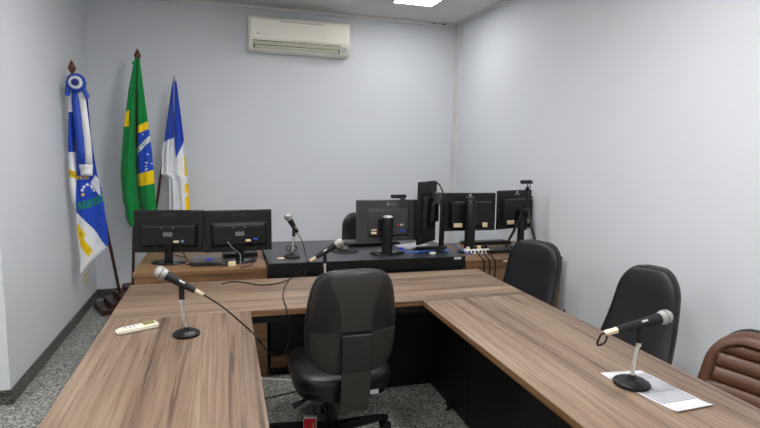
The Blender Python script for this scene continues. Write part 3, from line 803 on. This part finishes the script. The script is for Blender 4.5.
# big grey monitor with the webcam on it
b = onz(388, 254, BZ)
mC = thing('monitor', 'dark grey monitor with a webcam clipped on top, on the black desk', 'monitor', (b.x, b.y+.03, BZ), math.radians(2))
XC, bu, a0, b0 = screen_back(mC, .485, .312, .228, .06, .105, .035, bulge=.02, inset=(.30, .30), body='grey_plastic', by=-.01)
logo(mC, XC, 'LG', .034, .045, .125, -.0135, 'logo_grey')
obj('logo', MB().tube([XC(.002, -.0122, .125), XC(.002, -.0142, .125)], .014, 20), M['logo_grey'], mC)
stadium_base(mC, .135, .085, .016)
obj('neck', MB().lathe([(.040, .014), (.041, .22), (.0405, .262), (.038, .268)], (0, -.005, 0), 28), M['plastic'], mC)
obj('neck_cap', MB().lathe([(.0385, .2682), (.038, .276), (.025, .281)], (0, -.005, 0), 28), M['chrome'], mC)
obj('hinge', MB().box(-.05, .05,   .036, .072, .16, .25), M['plastic'], mC, bevel=.005)
plug(bu, XC, .105, -.075, .02, 'blue', .04, .013)
plug(bu, XC, -.12, -.085, .02, 'beige', .04, .018)
obj('label_sticker', MB().frustum([XC(-.135, -.0335, -.07), XC(-.095, -.0335, -.07), XC(-.095, -.0335, -.058), XC(-.135, -.0335, -.058)], [XC(-.135, -.032, -.07), XC(-.095, -.032, -.07), XC(-.095, -.032, -.058), XC(-.135, -.032, -.058)]), M['tan'], bu)
for k, (x, m_) in enumerate(((.075, 'red'), (.095, 'logo_white'), (.11, 'logo_white'))):
    plug(bu, XC, x, -.03, .02, m_, .004, .005, 'socket')
# webcam on it
wp = mC.matrix_basis @ Vector(XC(.085, .0, .156)) if False else ROOT[mC.name] @ Vector(XC(.088, .0, .158))
t = thing('webcam', 'black webcam clipped on the top edge of the grey monitor', 'webcam', wp, math.radians(2))
obj('body', MB().box(-.062, .062, -.016, .016, .010, .037), M['plastic'], t, bevel=.010, seg=3)
obj('clip', MB().box(.012, .045, -.030, -.0175, -.055, .018).box(.012, .045, -.030, .016, .0008, .012), M['grey_plastic'], t, bevel=.003)
obj('lens', MB().tube([(0, .0162, .024), (0, .020, .024)], .010, 16), M['gloss'], t)
# portrait monitor
pc = ony(435.2, 213, 3.72)
yaw = math.atan2(.669, .743)
mD = thing('monitor', 'black monitor turned upright and seen edge on, between the grey and the wide monitors', 'monitor', (pc.x, pc.y, BZ), yaw)
XD, bu, a0, b0 = screen_back(mD, .285, .475, .287, 0, .07, bulge=.025, inset=(.35, .45), body='plastic')
logo(mD, XD, 'LG', .034, -.10, .0, -.0135, 'logo_grey', vertical=True)
obj('neck', MB().box(-.01, .065, -.055, -.040, .012, .37), M['plastic'], mD, bevel=.006)
obj('hinge', MB().box(-.045, .045, -.0115, .020, .22, .36), M['plastic'], mD, bevel=.006)
stadium_base(mD, .10, .09, .014, 0)
obj('pivot', MB().box(.02, .09, -.030, .0450, .35, .44), M['grey_plastic'], mD, bevel=.006)
obj('loop_cable', MB().tube([(-.06, .06, .49), (0, .055, .522), (.08, .02, .505), (.11, -.01, .43), (.06, -.045, .375)], .006, 8, smooth=6), M['rubber'], mD)
# two wide monitors on the right
def wide(label, uv, dyaw, W, H, zc, colm=True, lx=.0, lx0=0):
    b = onz(*uv, TZ) if colm else Vector((uv[0], uv[1], TZ))
    t = thing('monitor', label, 'monitor', (b.x, b.y, TZ), dyaw)
    X, bu, a0, b0 = screen_back(t, W, H, zc, .03, .085 if colm else .075, lx0, bulge=.035, inset=(.20, .30), by=-.02)
    mk = MB()
    logo(t, X, 'Positivo', .020, lx, H/2-.034, -.0135, 'logo_white')
    obj('logo', MB().frustum([X(lx-.009, -.0148, H/2-.024), X(lx+.009, -.0148, H/2-.024), X(lx+.009, -.0148, H/2-.008), X(lx-.009, -.0148, H/2-.008)], [X(lx-.009, -.013, H/2-.024), X(lx+.009, -.013, H/2-.024), X(lx+.009, -.013, H/2-.008), X(lx-.009, -.013, H/2-.008)]), M['logo_white'], t)
    obj('trim_line', MB().frustum([X(-a0+.02, -.0485, b0-.024), X(a0-.02, -.0485, b0-.024), X(a0-.02, -.0485, b0-.020), X(-a0+.02, -.0485, b0-.020)], [X(-a0+.02, -.046, b0-.024), X(a0-.02, -.046, b0-.024), X(a0-.02, -.046, b0-.020), X(-a0+.02, -.046, b0-.020)]), M['grey_metal'], bu)
    stadium_base(t, .10, .08, .014)
    if colm:
        obj('neck', MB().lathe([(.040, .012), (.042, .20), (.042, zc+.09), (.034, zc+.105)], (0, -.016, 0), 24), M['plastic'], t)
    else:
        obj('neck', MB().box(-.03, .03, -.01, .02, .012, zc), M['plastic'], t, bevel=.005)
    plug(bu, X, -.12, -.098, .035, 'beige', .03, .036, h=.016); plug(bu, X, .115, -.098, .035, 'beige', .03, .020, h=.018)
    return t
mE = wide('wide black monitor behind the power strip, with a thick round column foot', (468, 252), math.radians(0), .465, .305, .310, lx0=.035)
fp_ = ony(518.5, 213, 3.97)
mF = wide('wide black monitor angled away, right behind the small tripod', (fp_.x, fp_.y-.06), math.radians(19), .45, .325, .312, False)

# tripod and its camera
tb = Vector((2.350, 3.76, TZ))
tt_ = thing('tripod', 'small black camera tripod standing on the right wooden desk', 'tripod', tb)
def ft(dx, dy, z=0): return Vector((dx, dy, z))
obj('post', MB().lathe([(.014, .17), (.014, .36), (.010, .362), (.010, .487), (.018, .489), (.018, .512), (.006, .514)], n=14), M['plastic'], tt_)
obj('collar', MB().lathe([(.028, .285), (.034, .30), (.034, .335), (.024, .345)], n=16), M['plastic'], tt_)
for dx, dy in ((-.15, .05), (.155, .06), (.03, -.15)):
    lg = obj('leg', MB().tube([ft(dx*.14, dy*.14, .33), ft(dx*.6, dy*.6, .15), ft(dx, dy, .012)], [.012, .011, .009], 10), M['plastic'], tt_)
    obj('foot', MB().tube([ft(dx*.99, dy*.99, .0135), ft(dx*1.0, dy*1.0, .002)], [.012, .011], 10), M['rubber'], lg)
    obj('brace', MB().tube([ft(0, 0, .20), ft(dx*.5, dy*.5, .19)], .005, 8), M['plastic'], lg)
obj('handle', MB().tube([(.0, 0, .465), (.035, -.03, .435)], .006, 8), M['plastic'], tt_)
wc = thing('webcam', 'black webcam mounted on top of the small tripod', 'webcam', tb+Vector((0, 0, .5145)), math.radians(15))
obj('stem', MB().tube([(0, 0, 0), (0, 0, .03)], .005, 8).tube([(.03, 0, .0), (.03, 0, .03)], .003, 8).box(-.01, .035, -.008, .008, .0, .006), M['plastic'], wc)
obj('body', MB().box(-.075, .035, -.017, .017, .030, .060).box(.035, .055, -.012, .012, .030, .044), M['plastic'], wc, bevel=.008, seg=3)
obj('lens', MB().tube([(-.02, .0172, .045), (-.02, .022, .045)], .010, 16), M['gloss'], wc)

# ------------------------------------------------------------------ microphones
def mic_set(label_m, label_s, base_uv, zt, head_uv, tail_uv, clip_uv, y_clip=None, y_head=None, y_tail=None, bend=(0, 0), br=.056):
    b = onz(*base_uv, zt)
    s = thing('microphone_stand', label_s, 'microphone stand', b)
    yc = b.y if y_clip is None else y_clip
    c = ony(*clip_uv, yc)
    hd = ony(*head_uv, yc if y_head is None else y_head); tl = ony(*tail_uv, yc if y_tail is None else y_tail)
    ax = (tl-hd).normalized()
    # put the clip right under the microphone's axis
    k = (c-hd).dot(ax); on = hd+ax*k
    obj('base', MB().lathe([(br*.97, 0), (br, .004), (br*.98, .011), (br*.80, .018), (br*.25, .022), (.011, .030), (.010, .036)], b, 36), M['plastic'], s, world=True)
    top = on-Vector((0, 0, .014)); cl = on-Vector((0, 0, .070))
    mid = (b+cl)/2+Vector((bend[0], bend[1], 0))
    obj('gooseneck', MB().tube([b+Vector((0, 0, .03)), b*.7+cl*.3+Vector((bend[0]*.5, bend[1]*.5, .01)), mid, b*.2+cl*.8+Vector((bend[0]*.5, bend[1]*.5, 0)), cl], .0065, 10, smooth=6), M['chrome'], s, world=True)
    obj('collar', MB().tube([cl-Vector((0, 0, .012)), cl+Vector((0, 0, .002))], .009, 12), M['chrome'], s, world=True)
    cp_ = obj('clip', MB().tube([cl+Vector((0, 0, .0022)), top], [.012, .011], 12), M['rubber'], s, world=True)
    h = thing('microphone', label_m, 'microphone', on)
    L = (tl-hd).length
    def seg(ds, rs_): return MB().tube([hd+ax*d for d in ds], rs_, 20)
    obj('grille', seg([-.027, -.0255, -.021, -.013, -.003, .008, .018, .024], [.003, .011, .0185, .0238, .0257, .0252, .0225, .0205]), M['mesh_metal'], h, world=True)
    obj('band', seg([.0, .006], [.0262, .0262]), M['grey_metal'], h, world=True)
    e = max(L, .12)
    obj('body', seg([.0242, .034, .046, .075, e*.72, e*.80], [.0205, .0195, .0185, .0172, .0130, .0125]), M['rubber'], h, world=True)
    obj('switch', MB().tube([hd+ax*.085+Vector((0, -.012, .012)), hd+ax*.108+Vector((0, -.0105, .0105))], .004, 8), M['chrome'], h, world=True)
    obj('connector', seg([e*.80+.0002, e*.82, e*.98, e], [.0118, .0105, .0105, .008]), M['brass'], h, world=True)
    return h, s, tl+ax*(e-L), ax
def cable(name, label, pts, r=.0032, m='rubber', smooth=8, cat='cable', grp=None):
    o = obj(name, MB().tube(pts, r, 8, smooth=smooth), M[m]); return tag(o, label, cat, grp)
def tz(u, v, z=TZ, r=.0035): return onz(u, v, z+r)
# left table
h, s, e1, ax = mic_set('black microphone with silver grille on the left table, pointing left', 'round-based desk stand in the middle of the left table', (186.5, 335), TZ, (161, 272.5), (203.5, 295), (181, 284), y_head=2.31, y_tail=2.29, bend=(.0, 0))
cable('microphone_cable', 'black cable running from the left table microphone over the table edge', [e1-ax*.004, e1+ax*.02, ony(222, 306.5, 2.28), ony(236, 318, 2.22), onz(250, 330.5, TZ+.006), Vector((xLi+.012, onz(258, 339, TZ).y, TZ+.002)), ony(263, 346, 2.25), ony(270, 353, 2.45), ony(278, 357, 2.6)], .0038)
# cross table
h, s, e2, ax = mic_set('microphone with dented silver grille on the cross table, behind the office chair', 'desk stand with a pale stem on the cross table, half hidden by the office chair', (325.5, 284), TZ, (339, 243), (310, 261), (325, 252), bend=(0, 0))
pe = onz(285, 280, TZ+.005)
cable('microphone_cable', 'black cable curling over the cross table from its microphone to the left', [e2-ax*.004, e2+ax*.015, ony(303, 268.5, 3.1), tz(294, 276.5), tz(284, 281.5), tz(272, 284.3), tz(258, 284.8), tz(244, 282.5), tz(232, 281.5), tz(222, 284)], .0036)
# black desk
h, s, e3, ax = mic_set('black microphone on the black desk, tilted up to the left', 'chrome-stemmed desk stand at the left end of the black desk', (292, 257), BZ, (288, 217), (299.5, 236), (293.2, 227), bend=(0, 0))
e = onz(306.5, 262, BZ)
cable('microphone_cable', 'thin black cable dropping from the black desk microphone down and over the middle table edge', [e3-ax*.004, e3+ax*.015, ony(303, 244, 3.62), ony(305.5, 254, 3.55), Vector((e.x, 3.467, BZ+.002)), ony(306.5, 270, 3.45), ony(304, 275.5, 3.30), Vector((onz(300, 276, TZ).x-.02, 3.21, TZ+.006)), tz(290, 279), tz(284.5, 288), tz(283, 298), tz(286, 306), Vector((onz(287.2, 311.5, TZ).x, 2.574, TZ+.002)), ony(289, 322, 2.56), ony(289, 338, 2.56), ony(286.5, 348, 2.62), ony(283, 356, 2.75)], .0032)
# right table
h, s, e4, ax = mic_set('black microphone with pale grille on the right table, pointing right', 'round black desk stand standing on the printed sheet', (631.5, 384.5), TZ+.002, (664.5, 317), (604, 333.5), (640.5, 325), bend=(-.006, 0), br=.062)
cable('microphone_cable', 'short black cable loop hanging from the tail of the right table microphone', [e4-ax*.004, e4+ax*.010, ony(599.5, 337.5, 1.45), ony(597.3, 344, 1.45), ony(600.5, 345, 1.45), ony(605.5, 341.5, 1.46), ony(607, 335.5, 1.47)], .0036, smooth=5)

# ------------------------------------------------------------------ paper, remote, tag
PQ = [onz(600, 374, TZ), onz(640.5, 370.5, TZ), onz(714, 406.5, TZ), onz(678, 413.5, TZ)]
def pq(a, b, z): 
    p = (PQ[0]*(1-a)+PQ[1]*a)*(1-b)+(PQ[3]*(1-a)+PQ[2]*a)*b
    return Vector((p.x, p.y, TZ+z))
t = thing('paper_sheet', 'white printed sheet with a ruled table, under the microphone stand on the right table', 'paper', pq(.5, .5, 0))
mb = MB(); n = 16
for z in (.0004, .0014):
    for j in range(n+1):
        for i in range(n+1):
            a, b_ = i/n, j/n
            curl = .006*max(0, (b_-.88)/.12)**2+.004*max(0, (.1-b_)/.1)*(1-a)
            mb.v.append(tuple(pq(a, b_, z+curl)))
W = n+1; N = W*W
for j in range(n):
    for i in range(n):
        k = j*W+i; mb.f += [(k+W, k+W+1, k+1, k), (N+k, N+k+1, N+k+W+1, N+k+W)]
rim = list(range(W))+[j*W+n for j in range(1, W)]+[n*W+i for i in range(n-1, -1, -1)]+[j*W for j in range(n-1, 0, -1)]
for a in range(len(rim)): mb.f.append((rim[a], rim[(a+1) % len(rim)], N+rim[(a+1) % len(rim)], N+rim[a]))
obj('sheet', mb, M['paper'], t, world=True, angle=180)
lm = MB()
def rule(a0, a1, b0, b1): lm.frustum([pq(a0, b0, .00145), pq(a1, b0, .00145), pq(a1, b1, .00145), pq(a0, b1, .00145)], [pq(a0, b0, .0017), pq(a1, b0, .0017), pq(a1, b1, .0017), pq(a0, b1, .0017)])
for k in range(15):
    a = .07+.86*k/14
    rule(a-.010, a+.010, .10, .80)
for b_ in (.10, .22, .55, .80): rule(.07, .93, b_-.0022, b_+.0022)
obj('ruled_table', lm, M['ink'], t, world=True)

RA, RB_ = onz(116.5, 334.5, TZ), onz(157.5, 326, TZ)
rd = (RB_-RA); rl = rd.length; ra = math.atan2(rd.y, rd.x)
rc_ = (RA+RB_)/2
t = thing('remote_control', 'small cream remote control with a greenish display lying on the left table', 'remote control', (rc_.x, rc_.y, TZ), ra)
rw = .024
obj('body', MB().rings([[(-rl/2, -rw*.8, .002), (-rl/2, rw*.8, .002), (-rl/2, rw*.8, .014), (-rl/2, -rw*.8, .014)], [(-rl/2+.02, -rw, .001), (-rl/2+.02, rw, .001), (-rl/2+.02, rw, .02), (-rl/2+.02, -rw, .02)], [(rl/2-.01, -rw, .001), (rl/2-.01, rw, .001), (rl/2-.01, rw, .022), (rl/2-.01, -rw, .022)], [(rl/2, -rw*.9, .004), (rl/2, rw*.9, .004), (rl/2, rw*.9, .020), (rl/2, -rw*.9, .020)]]), M['cream'], t, bevel=.004)
obj('display', MB().box(rl*.14, rl*.43, -.016, .016, .0205, .0228), M['lcd'], t, bevel=.001)
for k, (x, y) in enumerate([(-.055+.018*i, yy) for i in range(4) for yy in (-.009, .007)]):
    obj('button', MB().box(x*rl/.18, x*rl/.18+.009, y-.004, y+.004, .0205, .0225), M['ink_blue' if k % 3 else 'sticker'], t, bevel=.001)

# red tag at the chair foot
rb = onz(310, 444, 0)
t = thing('red_box', 'small upright red carton with a white border on the floor by the office chair', 'box', (rb.x, rb.y, 0), math.radians(-14))
obj('carton', MB().box(-.034, .034, -.012, .012, 0, .155), M['white'], t, bevel=.001)
obj('front_print', MB().box(-.031, .031, -.0128, -.0121, .003, .148), M['red'], t)
obj('print_lines', MB().box(.017, .022, -.0132, -.0129, .05, .13).box(.012, .015, -.0132, -.0129, .07, .125), M['tan'], t)

# ------------------------------------------------------------------ clutter
def simple(name, label, cat, mb, m, grp=None, bevel=.002):
    return tag(obj(name, mb, M[m], bevel=bevel), label, cat, grp)
def flatbox(c, hx, hy, h, rz, z):
    mb = MB(); ca, sa = math.cos(rz), math.sin(rz)
    q = [(c.x+a*ca-b*sa, c.y+a*sa+b*ca) for a, b in ((-hx, -hy), (hx, -hy), (hx, hy), (-hx, hy))]
    return mb.frustum([(x, y, z) for x, y in q], [(x, y, z+h) for x, y in q])
def keyboard(label, c, rz, z):
    t = thing('keyboard', label, 'keyboard', (c.x, c.y, z), rz)
    obj('tray', MB().frustum([(-.215, -.07, .0005), (.215, -.07, .0005), (.215, .07, .0005), (-.215, .07, .0005)], [(-.215, -.07, .026), (.215, -.07, .026), (.212, .07, .014), (-.212, .07, .014)]), M['plastic'], t, bevel=.003)
    km = MB()
    for r in range(5):
        for k in range(18):
            x = -.202+.0225*k; y = -.055+.024*r; zz = .0245-.0021*r
            km.box(x, x+.018, y, y+.018, zz, zz+.006)
    obj('keys', km, M['grey_plastic'], t)
    return t
keyboard('black keyboard behind the grey monitor on the black desk', Vector((1.13, 4.02, 0)), math.radians(4), BZ)
keyboard('black keyboard on the right wooden desk behind the wide monitor', Vector((2.17, 4.09, 0)), math.radians(2), TZ)
# mouse pad with mouse
c = onz(345, 251, BZ)
simple('mouse_pad', 'round black mouse pad on the black desk', 'mouse pad', MB().lathe([(.105, .0003), (.107, .003), (.104, .006)], (c.x, c.y, BZ), 40), 'rubber', bevel=0)
t = thing('computer_mouse', 'dark computer mouse on the round mouse pad', 'mouse', (c.x-.01, c.y+.01, BZ+.0062), .6)
obj('body', MB().pillow([(z, 0, 0, .030*e_, .055*e_) for z, e_ in ((0, .95), (.008, 1), (.02, .9), (.03, .6), (.034, .2))], 24, 2.2), M['grey_plastic'], t)
obj('wheel', MB().tube([(-.004, .028, .027), (.004, .028, .027)], .008, 12), M['chrome'], t)
c = onz(281, 258.8, BZ)
simple('coaster', 'small flat tan disc beside the black desk microphone stand', 'coaster', MB().lathe([(.024, .0003), (.025, .004), (.022, .006)], (c.x, c.y, BZ), 20), 'tan', bevel=0)
c = onz(291.5, 251.5, BZ)
mbc = MB()
for k in range(2):
    pts = [(c.x+(-.022+.044*k)+.016*math.cos(a), c.y+.004, BZ+.024+.018*math.sin(a)) for a in np.linspace(0, 2*PI, 17)]
    mbc.tube(pts, .0045, 8)
mbc.box(c.x-.01, c.x+.01, c.y, c.y+.008, BZ+.004, BZ+.02)
simple('binder_clip', 'small dark metal clip behind the black desk microphone stand', 'clip', mbc, 'grey_plastic', bevel=0)

# by the twin monitors
c = onz(207, 260.5, TZ)
simple('power_adapter', 'grey flat box between the twin monitors', 'box', flatbox(c, .10, .045, .026, .03, TZ+.0003), 'grey_metal')
c = onz(206, 265.8, TZ); mb = MB()
for k in range(7):
    pts = [Vector((c.x+.13*math.sin(k*1.7+q*1.3)*(.5+.5*q/6), c.y-.005+.035*math.cos(k+q*1.1)*.5, TZ+.006+.0042*(k % 4)+.004*math.sin(q+k))) for q in range(7)]
    mb.tube(pts, .0032, 6, smooth=4)
simple('cable_bundle', 'tangle of black cables in front of the grey box on the left wooden desk', 'cables', mb, 'rubber', bevel=0)
c = onz(209, 263.6, TZ)
simple('cable_connector', 'blue monitor plug lying in the cable tangle', 'plug', flatbox(c, .019, .009, .014, .1, TZ+.022), 'blue')
c = onz(232, 265.5, TZ)
simple('cable_connector', 'cream block plug at the right end of the cable tangle', 'plug', flatbox(c, .024, .018, .024, .05, TZ+.0003), 'beige')
c = onz(224.5, 266, TZ)
simple('cable_connector', 'dark grey plug beside the cream block plug', 'plug', flatbox(c, .018, .016, .022, .05, TZ+.0003), 'grey_plastic')
c = onz(243, 257.5, TZ)
simple('set_top_box', 'flat black box behind the foot of the blue-plugged monitor', 'box', flatbox(Vector((c.x-.02, c.y+.06, 0)), .12, .06, .03, .06, TZ+.0003), 'plastic')
bq = ROOT[mB.name]
vb = bq @ Vector(XB_(.105, -.06, -.062))
cable('monitor_cable', 'thin dark cable hanging from the blue plug', [vb+Vector((0, 0, -.002)), vb+Vector((.0, -.012, -.03)), onz(253, 259, TZ+.03), onz(252, 264.5, TZ+.004), onz(240, 268, TZ+.004)], .003)
vb2 = bq @ Vector(XB_(-.085, -.066, -.060))
cable('monitor_cable', 'grey power cable slanting down behind the blue-plugged monitor', [vb2, vb2+Vector((.03, -.02, -.04)), vb2+Vector((.08, -.03, -.085)), onz(242, 264.5, TZ+.004), onz(258, 267, TZ+.004)], .0034, 'grey_metal')
va = ROOT[mA.name] @ Vector(XA_(.055, -.062, -.068))
cable('monitor_cable', 'dark cable sloping from the leftmost monitor to the tangle', [va, va+Vector((.03, -.02, -.025)), onz(186, 258, TZ+.035), onz(193, 264, TZ+.01), onz(200, 265.5, TZ+.014)], .003)
va = ROOT[mA.name] @ Vector(XA_(-.085, -.066, -.060))
cable('monitor_cable', 'dark power cable looping under the leftmost monitor', [va, va+Vector((.01, -.015, -.03)), va+Vector((.06, .0, -.06)), va+Vector((.10, .03, -.09)), onz(186, 257.5, TZ+.004)], .003)

# by the monitors on the right
c = onz(414, 247, BZ)
for k, (dx, dy, rz, nm) in enumerate(((0, .02, .3, 'lowest'), (-.02, .03, .15, 'middle'), (.015, .045, .45, 'topmost'))):
    simple('paper_sheet', 'loose white papers on the black desk, %s sheet of the small pile' % nm, 'paper', flatbox(Vector((c.x+dx, c.y+dy, 0)), .105, .075, .002, rz, BZ+.0003+.0023*k), 'paper', 'papers piled on the black desk', 0)
def desk_cable(nm, lab, uvs, m, r=.004, z=BZ, lift=.004):
    cable(nm, lab, [onz(u, v, z+lift+r) for u, v in uvs], r, m)
desk_cable('network_cable', 'bright blue cable lying across the black desk', [(398, 248.5), (406, 251.5), (416, 252.2), (428, 250.8), (440, 250.3), (449, 250.8)], 'cable_blue', .005, lift=.008)
desk_cable('network_cable', 'blue cable end running toward the power strip', [(450, 243), (456, 246), (461, 250), (467, 253), (472, 254)], 'cable_blue', .005, z=TZ, lift=.012)
c = onz(437, 251.5, BZ); mb = MB()
for k in range(8):
    pts = [Vector((c.x-.05+.15*math.sin(k*2.1+q*1.2)*(.4+.6*q/6), c.y+.03*math.cos(k*1.3+q), BZ+.006+.010*(k % 4)+.004*math.sin(q+k))) for q in range(7)]
    mb.tube(pts, .0055, 6, smooth=4)
simple('cable_bundle', 'tangle of black cables under the upright monitor on the black desk', 'cables', mb, 'rubber', bevel=0)
c = onz(432.5, 254, BZ)
simple('cable_connector', 'white plug at the front edge of the black desk', 'plug', flatbox(c, .022, .010, .014, .1, BZ+.0003), 'white')
c = onz(401, 249.5, BZ)
simple('cable_connector', 'blue plug lying beside the column of the grey monitor', 'plug', flatbox(c, .018, .010, .016, .3, BZ+.0003), 'blue')
# white power strip
c = onz(478, 254, TZ)
t = thing('power_strip', 'white power strip with plugs at the left edge of the right wooden desk', 'power strip', (c.x-.005, c.y+.02, TZ+.0003), .04)
obj('body', MB().box(-.10, .10, -.026, .026, 0, .038), M['white'], t, bevel=.004)
for k, x in enumerate((-.075, -.045, -.012, .02, .052, .08)):
    obj('plug', MB().box(x-.011, x+.011, -.014, .014, .0382, .056+.006*(k % 2)), M['plastic' if k % 3 else 'beige'], t, bevel=.003)
    obj('socket', MB().box(x-.008, x+.008, -.0275, -.0261, .008, .028), M['plastic'], t)
for k, u in enumerate((477, 483, 489)):
    p0 = onz(u, 253, TZ); xx = onz(u, 257, TZ).x
    cable('power_cable', 'black cable hanging over the front of the right wooden desk, %s one' % ('left', 'middle', 'right')[k], [Vector((p0.x, p0.y-.005, TZ+.012)), Vector((xx, 3.50, TZ+.006)), Vector((xx, 3.468, TZ-.004)), Vector((xx+.004, 3.464, .68)), Vector((xx-.003, 3.464, .55)), Vector((xx, 3.466, .35)), Vector((xx, 3.462, .1)), Vector((xx+.03, 3.45, .006))], .0055, grp=None, smooth=5)
c = onz(498, 252.5, TZ)
simple('network_switch', 'flat black device lying between the wide monitor and the tripod', 'network device', flatbox(Vector((c.x+.02, c.y+.035, 0)), .13, .075, .026, .05, TZ+.0003), 'plastic')
c = onz(497, 250, TZ); mb = MB()
for k in range(6):
    pts = [Vector((c.x+.13*math.sin(k*1.9+q*1.2)*(.4+.6*q/6), c.y-.07+.025*math.cos(k*1.3+q), TZ+.005+.0048*(k % 4)+.003*math.sin(q+k))) for q in range(7)]
    mb.tube(pts, .0034, 6, smooth=4)
simple('cable_bundle', 'tangle of black cables in front of the flat black device on the right wooden desk', 'cables', mb, 'rubber', bevel=0)
c = onz(441, 244, BZ)
t_ = simple('paper_sheet', 'small crumpled white paper under the upright monitor', 'paper', flatbox(Vector((c.x+.03, c.y+.10, 0)), .05, .03, .004, .4, BZ+.0003), 'paper')

# cables on the floor
cable('floor_cable', 'thin white cable on the floor under the cross table', [onz(258, 378, .006), onz(270, 379, .006), onz(284, 379.6, .006), onz(300, 381, .006), onz(318, 381, .006)], .006, 'white')
cable('floor_cable', 'thin black cable on the floor under the cross table', [onz(262, 399, .004), onz(275, 396.5, .004), onz(290, 393, .004), onz(305, 390, .004)], .004)
cable('floor_cable', 'short black cable rising at the foot of the right wall', [onz(572, 322, .004)+Vector((-.05, -.1, 0)), Vector((XR-.03, 3.40, .02)), Vector((XR-.012, 3.44, .12)), Vector((XR-.010, 3.46, .33))], .005)

# ------------------------------------------------------------------ groups of repeats
GROUPS = {'conference_table': 'tables of the U shape', 'wooden_desk': 'wooden desks of the back row', 'flag': 'flags in the corner',
          'microphone': 'microphones on desk stands', 'microphone_stand': 'microphone desk stands', 'microphone_cable': 'microphone cables',
          'leather_chair': 'leather chairs', 'monitor': 'monitors seen from behind', 'webcam': 'webcams', 'keyboard': 'keyboards',
          'power_cable': 'power cables hanging at the right desk', 'network_cable': 'blue network cables', 'monitor_cable': 'cables of the twin monitors',
          'cable_bundle': 'cable tangles', 'cable_connector': 'loose plugs', 'floor_cable': 'cables on the floor', 'wall_outlet': 'wall outlets',
          'ceiling_light': 'ceiling light panels'}
for o in bpy.data.objects:
    k = o.name.split('.')[0]
    if o.parent is None and k in GROUPS and 'label' in o and 'group' not in o: o['group'] = GROUPS[k]
